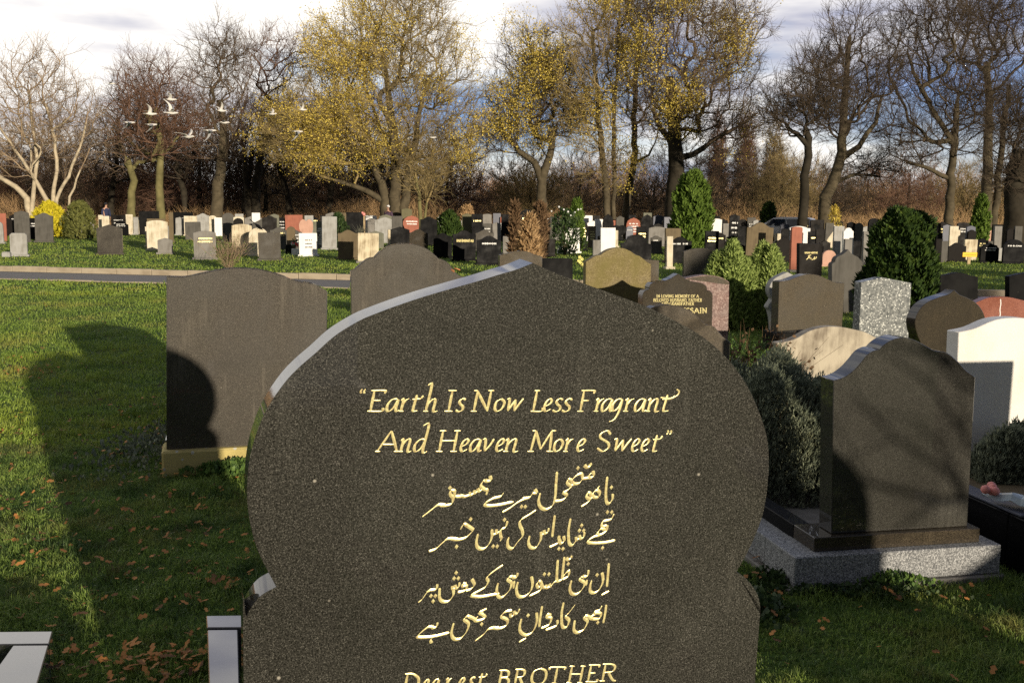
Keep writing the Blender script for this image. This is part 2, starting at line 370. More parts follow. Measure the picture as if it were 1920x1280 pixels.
t.links.new(c3_, b.inputs['Base Color']); b.inputs['Roughness'].default_value = 0.95; b.inputs['Specular IOR Level'].default_value = 0.1
bp_ = nd(t, 'ShaderNodeBump', {'Height': f_.outputs['Fac'], 'Strength': 0.6, 'Distance': 0.03}); t.links.new(bp_.outputs[0], b.inputs['Normal'])
g = mk('ground', [(-600, -300, 0), (600, -300, 0), (600, 1500, 0), (-600, 1500, 0)], [(0, 1, 2, 3)], gm); tag(g, kind='structure')

# path: its far kerb top edge from pixel (0,499) to (1900,548)
am, t, b = newmat('worn_asphalt')
tc_ = nd(t, 'ShaderNodeTexCoord')
n_ = nd(t, 'ShaderNodeTexNoise', {'Vector': tc_.outputs['Object'], 'Scale': 90, 'Detail': 4}); n2_ = nd(t, 'ShaderNodeTexNoise', {'Vector': tc_.outputs['Object'], 'Scale': 1.4, 'Detail': 4})
t.links.new(mixc(t, n2_.outputs['Fac'], ramp(t, n_.outputs['Fac'], [(0.3, (0.08, 0.083, 0.095)), (0.7, (0.17, 0.17, 0.18))]).outputs[0], (0.19, 0.17, 0.14)), b.inputs['Base Color']); b.inputs['Roughness'].default_value = 0.85
k1 = gp(48, 510); k2 = gp(1780, 554)
pd = (k2 - k1).normalized(); pn = Vector((-pd.y, pd.x, 0))
def pathpt(s, o, z=0.0): p = k1 + pd * s + pn * o; return (p.x, p.y, z)
PW = 2.3
ro = mk('path', [pathpt(-30, 0, .004), pathpt(60, 0, .004), pathpt(60, -PW, .004), pathpt(-30, -PW, .004)], [(0, 3, 2, 1)], am); tag(ro, kind='structure')
def kerb(o0, o1, h, L, name, label):
    r_ = root(name, Matrix(), label, 'kerb')
    s = -16.0; i = 0
    while s < 34:
        e0 = s + 0.006; e1 = s + L - 0.006; hh = h + 0.006 * math.sin(i * 2.3); V = []
        for zz in (0, hh): V += [pathpt(e0, o0, zz), pathpt(e1, o0, zz), pathpt(e1, o1, zz), pathpt(e0, o1, zz)]
        k_ = mk('kerb_stone', V, [(0, 3, 2, 1), (4, 5, 6, 7), (0, 1, 5, 4), (1, 2, 6, 5), (2, 3, 7, 6), (3, 0, 4, 7)], M['kerb'], r_); bev(k_, 0.012, 2)
        s += L; i += 1
    return r_
kerb(0, 0.15, 0.135, 0.92, 'path_kerb', 'raised pale concrete kerb along the far edge of the path')
kerb(-PW - 0.13, -PW, 0.03, 0.92, 'path_kerb', 'low flush concrete edging along the near edge of the path')

# ------------------------------------------------------------------ stroke lettering
CAPS = {  # strokes in a box x 0..w, y 0..1
 'A': (0.8, [[(0, 0), (0.42, 1)], [(0.42, 1), (0.8, 0)], [(0.14, .34), (0.66, .34)], [(-.08, 0), (.12, 0)], [(.68, 0), (.92, 0)]]),
 'B': (0.6, [[(.12, 0), (.12, 1)], [(0, 1), (.35, 1), (.52, .88), (.5, .62), (.14, .54)], [(.14, .54), (.45, .52), (.62, .3), (.48, .04), (0, 0)]]),
 'D': (0.72, [[(.12, 0), (.12, 1)], [(0, 1), (.35, 1), (.65, .8), (.7, .45), (.5, .08), (0, 0)]]),
 'E': (0.58, [[(.12, 0), (.12, 1)], [(0, 1), (.55, 1), (.55, .86)], [(.12, .52), (.44, .52)], [(0, 0), (.58, 0), (.6, .16)]]),
 'F': (0.55, [[(.12, 0), (.12, 1)], [(0, 1), (.56, 1), (.56, .86)], [(.12, .52), (.42, .52)], [(0, 0), (.26, 0)]]),
 'G': (0.75, [[(.66, .85), (.45, 1), (.15, .85), (.04, .5), (.15, .12), (.42, 0), (.66, .1), (.66, .42)], [(.48, .42), (.76, .42)]]),
 'H': (0.78, [[(.12, 0), (.12, 1)], [(.66, 0), (.66, 1)], [(.12, .52), (.66, .52)], [(0, 0), (.24, 0)], [(0, 1), (.24, 1)], [(.54, 0), (.78, 0)], [(.54, 1), (.78, 1)]]),
 'I': (0.26, [[(.13, 0), (.13, 1)], [(0, 0), (.26, 0)], [(0, 1), (.26, 1)]]),
 'J': (0.4, [[(.28, 1), (.28, .2), (.15, 0), (0, .08)], [(.14, 1), (.42, 1)]]),
 'L': (0.55, [[(.12, 0), (.12, 1)], [(0, 1), (.26, 1)], [(0, 0), (.52, 0), (.56, .18)]]),
 'M': (0.95, [[(.1, 0), (.16, 1)], [(.16, 1), (.47, .1)], [(.47, .1), (.78, 1)], [(.78, 1), (.84, 0)], [(-.02, 0), (.22, 0)], [(.72, 0), (.97, 0)], [(0.02, 1), (.16, 1)], [(.78, 1), (.94, 1)]]),
 'N': (0.8, [[(.12, 0), (.12, 1)], [(.1, 1), (.68, .02)], [(.68, 0), (.68, 1)], [(0, 0), (.24, 0)], [(-.03, 1), (.12, 1)], [(.56, 1), (.8, 1)]]),
 'O': (0.8, [[(.4, 1), (.12, .85), (.03, .5), (.12, .14), (.4, 0), (.68, .14), (.77, .5), (.68, .86), (.4, 1)]]),
 'R': (0.68, [[(.12, 0), (.12, 1)], [(0, 1), (.38, 1), (.56, .86), (.5, .58), (.14, .5)], [(.32, .5), (.56, .08), (.72, 0)], [(0, 0), (.24, 0)]]),
 'S': (0.52, [[(.46, .82), (.3, 1), (.08, .88), (.08, .66), (.42, .42), (.48, .18), (.28, 0), (.02, .16)]]),
 'T': (0.66, [[(.33, 0), (.33, 1)], [(0, .86), (0, 1), (.66, 1), (.66, .86)], [(.2, 0), (.46, 0)]]),
 'U': (0.76, [[(.12, 1), (.12, .3), (.25, .03), (.5, .03), (.64, .3), (.64, 1)], [(0, 1), (.24, 1)], [(.54, 1), (.76, 1)]]),
 'V': (0.76, [[(.06, 1), (.4, 0)], [(.4, 0), (.72, 1)], [(-.04, 1), (.18, 1)], [(.6, 1), (.82, 1)]]),
 'Y': (0.7, [[(.04, 1), (.35, .5)], [(.35, .5), (.66, 1)], [(.35, .5), (.35, 0)], [(.22, 0), (.48, 0)]]),
 ',': (0.15, [[(.08, .05), (.02, -.18)]]),
}
LOW = {  # italic hand: baseline 0, x height .57, cap 1
 'a': [[(.40, .57), (.18, .56), (.02, .32), (.03, .06), (.14, .0), (.30, .18), (.42, .52)], [(.44, .57), (.40, .1), (.46, .0), (.56, .06)]],
 'r': [[(.0, .5), (.1, .57), (.08, .0)], [(.09, .28), (.22, .52), (.36, .60)], [(-.02, .0), (.2, .0)]],
 't': [[(.2, .78), (.14, .1), (.2, .0), (.36, .03)], [(.02, .56), (.2, .58), (.40, .60), (.50, .74)]],
 'h': [[(-.06, 1.22), (.10, 1.26), (.06, .0)], [(.07, .3), (.26, .56), (.38, .5), (.38, .0), (.56, .02)], [(-.04, .0), (.16, .0)]],
 's': [[(.36, .54), (.2, .60), (.06, .48), (.12, .34), (.28, .22), (.28, .06), (.12, -.02), (-.06, .05)]],
 'o': [[(.24, .59), (.06, .44), (.04, .14), (.16, .0), (.34, .12), (.40, .42), (.24, .59)]],
 'w': [[(-.02, .56), (.1, .57), (.12, .02)], [(.12, .02), (.38, .55)], [(.38, .57), (.42, .02)], [(.42, .02), (.62, .40), (.74, .60)]],
 'e': [[(.06, .24), (.26, .34), (.34, .50), (.22, .59), (.06, .42), (.02, .14), (.14, .0), (.36, .10)]],
 'g': [[(.40, .57), (.18, .56), (.02, .32), (.04, .06), (.14, .02), (.30, .18), (.42, .54)], [(.42, .57), (.36, .0), (.22, -.38), (.0, -.50)]],
 'n': [[(-.02, .5), (.08, .57), (.06, .0)], [(.07, .28), (.26, .56), (.40, .52), (.38, .0), (.56, .02)], [(-.04, .0), (.16, .0)]],
 'd': [[(.38, .57), (.18, .56), (.02, .32), (.03, .06), (.14, .0), (.30, .18), (.40, .5)], [(.20, 1.22), (.42, 1.26), (.38, .02), (.56, .0)]],
 'v': [[(-.02, .56), (.1, .57), (.16, .02)], [(.16, .02), (.34, .3), (.46, .60)]],
}
def ribbon(P, v, minw, lift):
    """pen stroke along P with nib vector v -> verts (x, y_proud, z) with a raised middle"""
    P = [np.array(p[:2], float) for p in P]; n = len(P); V = []; F = []
    nib = np.array(v, float)
    for i in range(n):
        d = P[min(i + 1, n - 1)] - P[max(i - 1, 0)]; l = np.linalg.norm(d) + 1e-9; d = d / l
        w = (abs(nib[0] * d[1] - nib[1] * d[0]) * 0.5 + minw)
        if i in (0, n - 1): w *= 0.6
        nn = np.array((-d[1], d[0]))
        a = P[i] + nn * w; b = P[i] - nn * w
        V += [(a[0], -lift, a[1]), (P[i][0], -lift - w * 0.35, P[i][1]), (b[0], -lift, b[1])]
        if i: k = 3 * i; F += [(k - 3, k - 2, k + 1, k), (k - 2, k - 1, k + 2, k + 1)]
    return V, F
class Ink:
    def __init__(s): s.V = []; s.F = []; s.k = 0
    def stroke(s, P, v, minw, sub=5):
        if len(P) > 2: P = catmull([tuple(p[:2]) for p in P], sub)
        else: P = [tuple(np.array(P[0]) * (1 - t) + np.array(P[1]) * t) for t in (0, .33, .66, 1)]
        s.k += 1
        V, F = ribbon(P, v, minw, 0.0004 + 0.000015 * (s.k % 40))
        o = len(s.V); s.V += V; s.F += [tuple(i + o for i in f) for f in F]
    def dot(s, x, z, r):
        o = len(s.V); s.k += 1; l = 0.0004 + 0.000015 * (s.k % 40)
        s.V += [(x, -l, z + r), (x + r * .8, -l, z + r * .1), (x, -l, z - r), (x - r * .8, -l, z - r * .1), (x, -l - r * .35, z)]
        s.F += [(o, o + 1, o + 4), (o + 1, o + 2, o + 4), (o + 2, o + 3, o + 4), (o + 3, o, o + 4)]
    def make(s, name, m, parent):
        return mk(name, s.V, [f[::-1] for f in s.F], m, parent) if s.V else None
def text_px(ink, pl, s, x0, x1, yb, hpx, nib=(0.10, 0.04), slant=0.0, minw=0.018, skew=0.0):
    """capitals between pixel x0 and x1 on baseline yb (pixels), height hpx; skew = baseline rise over the run"""
    tot = sum((CAPS[c][0] + 0.16) if c in CAPS else 0.42 for c in s) - 0.16
    k = (x1 - x0) / tot; cx = 0
    for c in s:
        if c not in CAPS: cx += 0.42; continue
        w, st = CAPS[c]
        for P in st:
            Q = []
            for (a, b_) in P:
                X = x0 + (cx + a) * k + slant * b_ * hpx; Y = yb - b_ * hpx - skew * (cx + a) / tot
                Q.append(pl.loc(X, Y))
            sc = abs(pl.loc(x0 + 10, yb)[0] - pl.loc(x0, yb)[0]) / 10 * hpx
            ink.stroke(Q, (nib[0] * sc, nib[1] * sc), minw * sc, 3)
        cx += w + 0.16

# ------------------------------------------------------------------ headstones beyond the path
HG = 'headstones in the cemetery'
FAR = []
def parse(block):
    for line in block.strip().splitlines():
        a = [q.strip() for q in line.split('|')]
        n = a[0].split()
        FAR.append((float(n[0]), float(n[1]), float(n[2]), None if n[3] == '-' else float(n[3]), a[1], a[2], a[3], a[4] if len(a) > 4 else '', float(n[4]) if len(n) > 4 else None))
parse('''
-10 10 400 - 45|flat|redw|red headstone cut by the left edge of the photo, back row
-4 25 409 443|arch|blackdull|black curved-top headstone at the far left, in front of the red one
-16 5 415 457|round|grey2|pale grey round-topped headstone cut by the left edge
17 40 401 427|arch|blackdull|black headstone with pale rim, second curved one from the left edge
25 52 395 - 50|peak|greyd|dark broad headstone whose top shows highest at the far left
41 55 405 428 44|flat|greyd|narrow dark stone squeezed behind the black square headstone
51 84 409 449|flat|black|black square polished headstone with a small sun glint in its corner
64 97 399 - 44|arch|greyd|grey curved headstone just in front of the golden bush
72 98 403 444|arch|blackdull|black curved headstone right behind the square one with the glint
92 121 401 438|camber|brown|dark brown broad headstone beside the golden bush
18 49 437 481|cut|grey2|small pale streaked stone with clipped corners and a low block at its left foot
147 175 404 439|flat|grey|light grey flat-topped headstone beside the green bush, white card at its foot|w2
184 192 403 - 43|flat|cream|narrow cream stone in front of the standing person
191 204 405 423 42|flat|cream|square cream stone just right of the narrow cream one
208 235 403 432|flat|blackdull|black flat-topped stone with a pale top edge, right of the person
212 240 413 442|shoulder|black|black round-shouldered stone with silver lettering, behind the big grey-brown one|w2
181 228 421 478|peak|dusty|large grey-brown peaked headstone alone near the path, shadow at its left
235 248 402 429|flat|cream|tall narrow cream stone behind the olive tree trunk
249 260 407 428|flat|grey2|small grey stone between the cream one and the big black square one
262 298 396 430|flat|black|big black square headstone in front of the pale-trunked tree
276 309 410 - 40|flat|brown|brown ledge-topped stone just behind the wide cream one
275 313 413 441 37|camber|cream|wide cream stone with rounded corners, behind the grey arched one
284 316 418 449|arch|grey|grey arched headstone behind the bright cream stone
272 303 425 464|flat|cream|bright cream block-like stone beside the small grey one, base in the grass
295 323 446 477|peak|grey|smallest grey peaked stone, in front of the bright cream one
316 324 398 - 46|flat|brown|thin brown edge stone left of a wide black one
323 361 398 424|flat|black|wide black flat stone under the dark trunks, left of the grey peaked one
345 369 405 441|flat|cream|white stained flat-topped stone with a low white block at its left
368 391 400 433|arch|grey2|light grey curved headstone between the stained white one and a dark one
388 401 409 430|flat|greyd|dark stone right of the light grey curved headstone
347 376 416 450|flat|greyd|dark grey flat-topped stone in front of the stained white one
363 404 433 487|camber|grey|grey headstone with two gold lines, on a plinth beside the twiggy shrub|g2
402 427 408 442|flat|white|bright white square stone behind the twiggy shrub
420 437 413 451|flat|brown|dark brown stone between the bright white one and the broad cream one
416 439 399 - 48|round|greyd|grey round-topped stone in the back row above the twiggy shrub
437 457 406 - 46|camber|cream|cream curved top showing above a dark arch
438 457 409 430 42|round|blackdull|dark arched stone right in front of the cream curved top
434 472 420 478|camber|cream2|broad streaked cream stone with rounded shoulders beside the twiggy shrub
458 493 404 430|peak|grey|light brownish-grey peaked stone above the broad streaked one
473 514 410 442|arch|greyd|dark grey curved stone behind the perched magpie
491 518 404 - 47|arch|blackdull|dark curved stone left of the green-grey peaked one, back row
506 524 401 - 52|peak|greyg|green-grey peaked stone in the back row, left of the red slab
466 502 427 481|round|cream|cream round-topped stone that the magpie stands on
485 526 436 489|flat|dusty|grey-brown flat stone with a faint letter F low down, near the path
521 536 406 430|onion|black|black onion-shaped stone touching the red slab
535 568 403 432|flat|redw|large flat red slab behind the heart
506 539 426 468|arch|greyd|dark arched stone with a gold strip, between the F stone and the white one|g2
537 554 425 - 36|round|brown|low dark red-brown round stone in front of the red slab
536 566 430 471|arch|greyd|dark grey arched stone left of the bright white one
561 588 411 457|heart|pinkw|pink heart-shaped headstone on a narrow foot
561 595 437 481|flat|white|brightest white flat stone with a faint engraving, base in the grass|k3
588 630 415 467|flat|greyg|big green-grey stone covered in pale script with two small hearts on top|s8
571 600 403 430|ogee|black|black ornate stone with a pale ring, behind the heart
603 631 406 - 40|flat|grey2|pale stone right behind the big scripted one
610 636 398 - 50|peak|grey|light peaked stone in the back row above the scripted one
638 651 399 - 52|flat|brown|small brown stone between the back-row peaked stone and the black block
630 641 425 447|flat|white|narrow white patterned stone right of the scripted one
650 684 398 440 44|flat|black|big black block behind the potted plant
633 672 431 487|arch|brown|grey-brown streaky arched stone left of the tall cream streaked one
670 710 437 494|flat|cream2|cream flat stone with dark vertical streaks, just left of the large domed stone
685 706 404 420|flat|white|low whitish slab left of the purple-coated person
690 720 433 466|peak|greyg|green-grey peaked stone half hidden by the streaked cream one
702 741 407 456|peak|grey2|large pale grey peaked stone left of the red onion-shaped one
711 737 402 - 50|peak|greyg|green-grey top just behind the large pale peaked stone
735 755 405 - 44|flat|greyd|dark stone between the pale peaked one and the buff pillar
753 773 391 431|camber|olive|tall buff stone with a dark lichen cap, behind the red onion-shaped one
755 788 404 436|onion|redw|red onion-shaped stone with two carved lines, left one of the two|w2
727 764 431 463|flat|cream2|streaked cream flat stone showing above the large domed stone
732 768 425 - 33|peak|black|black peak between the streaked cream stone and the red onion-shaped one
766 803 430 470|arch|dark1|dark brown-black stone right of the second streaked cream one
785 813 422 453|peak|white|pale lilac-white peaked stone left of the black row
788 820 406 - 46|arch|black|black stone behind the lilac-white peaked one
821 852 414 442|camber|grey2|light grey curved stone in front of the dark hedge
843 875 421 448|shoulder|black|black shouldered stone with pale writing, above the gold-lettered one|w1
865 894 413 431|flat|grey2|pale box-shaped tomb with a white slab on top
866 885 400 - 56|peak|olive|olive stone in the back row over the white slab
885 906 401 - 55|flat|black|black stone in the back row left of a pale curved one
906 923 401 421|camber|grey|pale curved stone in the back row, left of the slate blue one
925 940 400 418|flat|slate|slate blue stone with a pale crescent of flowers, back row
938 950 407 420|flat|redw|little red stone beside the slate blue one
940 962 402 - 54|flat|black|low black stone behind the little red one
950 963 406 424|flat|greyg|dark green-grey stone right of the little red one
812 848 437 484|arch|black|black arched stone left of the one lettered in gold capitals
849 893 432 490|arch|black|black arched stone lettered in gold capitals, pale left edge|HAJI RAHMAT ALI
892 926 431 470|arch|dusty|grey-brown arched stone peeping behind the two black ones
894 941 442 498|arch|black|black arched stone with tiny white text, right of the gold-lettered one|w1
936 963 414 448|round|white|bluish white round-topped stone behind the dead conifer
941 975 427 446|flat|grey2|light grey streaked slab in front of the bluish white round one
943 968 443 477|flat|grey|black-stained grey stone beside the dead conifer
976 1001 392 - 48|peak|black|black gabled stone between the two dead shrubs
980 1001 410 - 40|round|pinkw|pink round top rising behind the dead conifer
1018 1030 435 452|flat|cream|small cream stone just right of the dead conifer
1018 1042 447 482|camber|blackdull|dark stone below the small cream one, right of the dead conifer
1017 1032 408 - 45|flat|blackdull|dark square stone behind the second dead shrub
1056 1089 428 475|flat|white|white flat stone with a bluish shadow over its lower half, small block beside it
1070 1106 413 470|onion|black|black onion-shaped stone with a column of gold writing|g5
1103 1118 424 465|flat|brown|brown stone with gold writing right of the black onion-shaped one|g4
1101 1126 414 450|peak|white|bluish white peaked stone behind the gold-written pair
1094 1113 404 416|flat|white|small white slab highest above the black onion-shaped stone
1116 1131 411 - 48|flat|white|low white slab right of the highest small one
1127 1156 427 440 31|flat|white|white stepped top above a grey curved stone
1121 1158 436 463|arch|dark2|dark grey curved stone set in a white surround
1146 1160 432 464|flat|cream|cream side stone right of the grey curved one
1112 1143 450 484|flat|grey|grey stone with dark stains, behind the ochre stone
1131 1153 401 - 47|onion|black|black onion-shaped stone in the back row, left of the red arch
1138 1171 413 440|camber|redw|red arched stone with a black heart before it
1147 1176 422 448|heart|black|black heart-shaped stone in front of the red arch
1174 1202 408 442|onion|redw|red onion-shaped stone with carved lines, right one of the two|w4
1202 1226 402 442|onion|black|black onion-shaped stone touching the right red one
1174 1188 424 444|round|slate|small slate stone at the foot of the right red onion-shaped one
1225 1246 403 427|peak|slate|dark slate peaked stone beneath the big dark trunk
1246 1264 407 - 50|flat|slate|slate stone between the peaked one and the tall conifer
1242 1261 414 432|flat|grey2|pale streaked stone beneath the slate ones
1216 1252 425 462|camber|grey|grey stone with curved top, base in shaded grass
1248 1279 428 465 33|flat|brown|brown flat-topped stone left of the tall conifer foot
1164 1224 440 490 24|shoulder|black|large black silhouetted stone right of the ochre one
1252 1264 443 480 29|flat|cream|cream edge of a stone behind the black white-lettered one
1254 1300 444 494|arch|black|black curved stone with a line of white letters, below the tall conifer|w1
1303 1332 446 468|peak|redw|small red peaked stone right of the white-lettered black one
1330 1363 447 468|arch|black|black curved stone with a bright wavy rim, right of the red peaked one
1333 1355 410 447|camber|white|white stone just right of the tall conifer
1322 1349 433 448 37|flat|black|black flat stone in front of the white one by the conifer
1281 1350 465 522|camber|dusty|wide grey-brown stone darkened by the shadow of the twin conifers
1368 1388 402 - 50|peak|black|tall black stone alone left of the white-edged one
1373 1386 425 458|flat|white|narrow white slab end beside a black stone
1384 1400 424 450 36|flat|black|black stone right against the narrow white slab end
1398 1453 417 480|arch|brown|big dark brown arched headstone above the twin conifers
1455 1488 446 492|arch|blackdull|black curved stone right of the twin conifers
1463 1481 420 438|camber|slate|blue-grey stone below the white car
1453 1475 438 450|flat|cream|low cream lettered slab above the black curved stone
1466 1482 429 452 38|flat|black|small black stone right of the blue-grey one
1480 1516 424 478|camber|white|white-edged back of the red stone below the car 
1485 1507 425 476 28.3|camber|redw|red curved headstone below the white car
1513 1536 443 458|flat|cream|small cream slab just above the black gold-lettered stone
1542 1570 469 500|round|pinkw|pale pinkish round-topped stone right of the black gold-lettered one
1544 1567 437 452|cut|grey2|pale low stone with clipped corners left of the white pair
1564 1585 424 450 38|flat|grey2|pale flat-topped stone, left of the white pair
1583 1604 427 452 37|shoulder|white|white shouldered stone, right of the white pair
1603 1616 434 452|peak|grey|small stained peaked stone right of the white shouldered one
1615 1637 424 448|peak|grey2|pale peaked stone beside the big cypress
1620 1640 434 447 33|flat|grey|grey-brown low block in front of the pale peaked stone
1565 1584 445 478|flat|grey2|tall light grey slab left of its twin, behind the ogee stone
1585 1600 448 478 27|flat|grey|tall light grey slab right of its twin, behind the ogee stone
1586 1616 452 484|flat|black|black flat stone between the tall grey slabs and the cypress
1615 1641 443 488|flat|blackdull|dark flat stone against the left side of the cypress
1757 1767 428 450|flat|slate|slate edge stone right of the cypress
1763 1783 425 454|camber|cream|cream curved stone half shaded, right of the cypress
1782 1801 431 - 42|flat|cream|cream top behind the black scrolled stone
1779 1808 438 458|shoulder|black|black scrolled stone under the cream one
1755 1769 448 492|flat|blackdull|dark tall slab at the foot of the cypress
1766 1780 452 492|flat|greyd|grey side slab right of the dark tall one
1777 1816 455 492|arch|blackdull|dark arched stone left of the yellow board
1800 1828 431 450|flat|redw|red flat stone above the whitish streaked one
1812 1831 423 - 42|peak|slate|blue-black peaked stone behind the red flat one
1808 1835 449 488|flat|cream2|whitish streaked stone right behind the yellow board
1830 1854 429 459|flat|olive|olive flat stone under the bright green conifer
1854 1867 432 462|flat|pinkw|greyish pink left leaf of the open-book red stone
1866 1881 433 466|flat|redw|red right leaf of the open-book stone
1881 1887 435 452|flat|cream|thin cream stone right of the open-book stone
1885 1908 440 460|flat|cream|cream stone above the black round one at the right edge
1905 1940 435 458|flat|redw|red stone cut by the right edge of the photo
1838 1877 455 493|ogee|black|black ornate stone with two short pale lines|w2
1873 1885 465 489|flat|grey2|light grey sliver between the ornate and the round black stones
1881 1926 449 495|round|black|black round stone with a line of white letters at the right edge|w1
1628 1652 409 - 46|round|black|black arched stone in the back row behind the cypress
1500 1520 410 - 52|flat|black|black block beneath the crooked tree trunk
1520 1548 412 - 50|flat|blackdull|dark low block right of the trunk base, under the yellow ivy
1690 1716 418 - 40|flat|black|black block hidden behind the top of the cypress
1758 1790 418 - 52|peak|black|low black stone in the back row under the right-hand trunk
1795 1822 417 - 54|camber|blackdull|low dark stone in the back row left of the green conifer
1860 1888 421 - 50|flat|black|low black stone in the back row right of the green conifer
''')
# small stones of the crowded back rows, each named by what it stands beside
FILL = '''230 - 409 13 white flat|small white stone right of the black flat-topped one near the person
268 - 412 14 cream flat|small cream stone in front of the big square black stone
336 - 407 13 grey2 peak|small pale peaked stone over the left half of the wide black slab
398 - 404 14 cream round|small cream round stone above the dark one left of the bright white square
449 - 401 13 grey2 flat|small pale flat stone behind the cream curved top
480 - 399 13 white flat|small white stone behind the brownish-grey peaked one
580 - 404 14 grey2 flat|small pale stone behind the heart
645 - 411 14 cream flat|small cream stone under the dark shrub by the scripted stone
720 - 412 16 white flat|white flat stone showing behind the large pale peaked one
801 - 417 15 white round|small white round stone left of the light grey curved one
1022 - 416 14 white flat|small white stone behind the rose bush's left side
1512 - 428 15 white flat|small white stone right of the white-edged red one
1560 - 420 14 cream peak|small cream peaked stone left above the white pair
1790 - 424 15 cream flat|small cream stone above the black scrolled one
608 - 404 13 blackdull flat|black low stone tucked left of the light peaked back-row stone
656 - 407 14 greyd arch|dark curved stone showing at the left of the big black block
697 - 409 13 grey peak|little grey peaked stone below the purple-coated person
746 - 410 14 brown arch|little brown curved stone under the buff pillar's left edge
797 - 411 15 slate flat|small slate stone left of the light grey curved one by the hedge
828 - 404 12 grey2 round|small pale round stone before the dark hedge
840 - 409 13 black flat|small black stone before the dark hedge
857 - 412 12 redw peak|small reddish peak behind the box-shaped tomb
897 - 414 14 blackdull arch|small dark curved stone right of the box-shaped tomb
914 - 419 15 greyd flat|small dark flat stone below the pale curved back-row one
932 - 417 14 grey peak|small grey peaked stone below the slate blue one
1040 - 406 13 greyd flat|small dark stone at the left of the rose bush
1047 - 414 15 grey arch|small grey curved stone below the rose bush
1062 - 412 13 blackdull round|small black round stone right of the rose bush foot
1087 - 404 12 slate flat|small slate stone right under the square green bush
1120 - 404 12 blackdull flat|small black stone above the low white slab
1163 - 405 13 greyd arch|small dark curved stone above the red arch
1186 - 403 12 black flat|small black slab with a grey cap above the right red onion-shaped stone
1214 - 399 14 greyg flat|small green-grey stone behind the black onion-shaped one
1235 - 419 15 blackdull arch|small black curved stone left of the pale streaked one
1262 - 421 14 greyd peak|small dark peaked stone at the left foot of the tall conifer
1343 - 405 13 black flat|small black stone right above the white one by the conifer
1357 - 411 14 blackdull arch|small black curved stone between the white one and the tall black one
1364 - 419 14 grey flat|small grey stone left of the tall black one
1394 - 411 15 blackdull round|small black round stone left of the big brown arched one
1410 - 408 14 greyd flat|small dark stone peeping over the left of the big brown arched one
1420 - 412 13 grey2 peak|small pale peak over the big brown arched one
1530 - 420 15 black arch|small black curved stone left of the white pair
1540 - 427 15 blackdull peak|small dark peaked stone right of the cream slab
1556 - 418 14 greyd flat|small dark stone above the clipped-corner pale one
1575 - 413 13 blackdull arch|small black curved stone above the white pair
1597 - 416 14 black peak|small black peaked stone above the white shouldered one
1612 - 418 14 greyd round|small dark round stone right of the white pair
1768 - 416 14 blackdull arch|small black curved stone right of the cypress top
1776 - 421 14 slate peak|small slate peaked stone right of the cream half-shaded one
1823 - 431 15 blackdull arch|small black curved stone between the red flat and the olive ones
1848 - 422 14 black flat|small black stone right below the bright green conifer
1874 - 424 14 grey flat|small grey stone above the open-book stone
1898 - 428 15 blackdull round|small black round stone above the cream one at the right
1912 - 424 14 greyd flat|small dark stone at the right edge above the red one
1350 - 436 20 blackdull arch|dark curved stone in front of the white one, right of the tall conifer
1375 - 441 20 black peak|black peaked stone below the narrow white slab
1232 - 442 18 greyd arch|dark curved stone half behind the grey curved-top one in shaded grass
1205 - 425 18 black flat|black stone below the black onion-shaped one
1136 - 436 16 greyd flat|dark stone behind the grey curved one with the white surround
1528 - 434 18 black flat|black flat stone just above the small cream slab
1548 - 451 19 blackdull arch|dark curved stone below the clipped-corner pale one
1606 - 456 17 greyd peak|dark peaked stone right of the tall light grey twins
1843 - 447 18 black arch|black curved stone left of the black ornate one
1862 - 452 17 greyd flat|dark grey stone below the open-book one'''
for ln in FILL.splitlines():
    q_, lab_ = ln.split('|'); v_ = q_.split()
    cx_, y_, w_ = float(v_[0]), float(v_[2]), float(v_[3])
    FAR.append((cx_ - w_ * .6, cx_ + w_ * .6, y_, None, v_[5], v_[4], lab_, '', 58 if y_ < 415 else 50 if y_ < 424 else 40))
def lines_mesh(par, pl_w, h, code, y=-0.0):
    kind = code[0]; n = int(code[1:]) if code[1:].isdigit() else 1
    m = M['gold'] if kind == 'g' else M['silverp'] if kind in 'ws' else M['greyd']
    V = []; F = []; rr = random.Random(int(pl_w * 9999))
    top = h * (0.74 if kind != 'k' else 0.7); st = h * (0.62 if kind == 's' else 0.45) / max(n, 1) if n > 2 else h * 0.11
    for i in range(n):
        zc = top - i * st; xw = pl_w * (0.30 + 0.08 * rr.random()) * (0.9 if kind != 'k' else .5); xx = -xw
        while xx < xw:
            w_ = 0.012 + rr.random() * 0.02; hh = h * 0.028 * (0.7 + 0.6 * rr.random())
            if rr.random() < 0.85:
                o = len(V); V += [(xx, -0.002, zc - hh), (xx + w_, -0.002, zc - hh + rr.uniform(-.004, .004)), (xx + w_, -0.002, zc + hh), (xx, -0.002, zc + hh * .7)]; F.append((o, o + 1, o + 2, o + 3))
            xx += w_ + 0.006
    return mk('inscription', V, F, m, par)
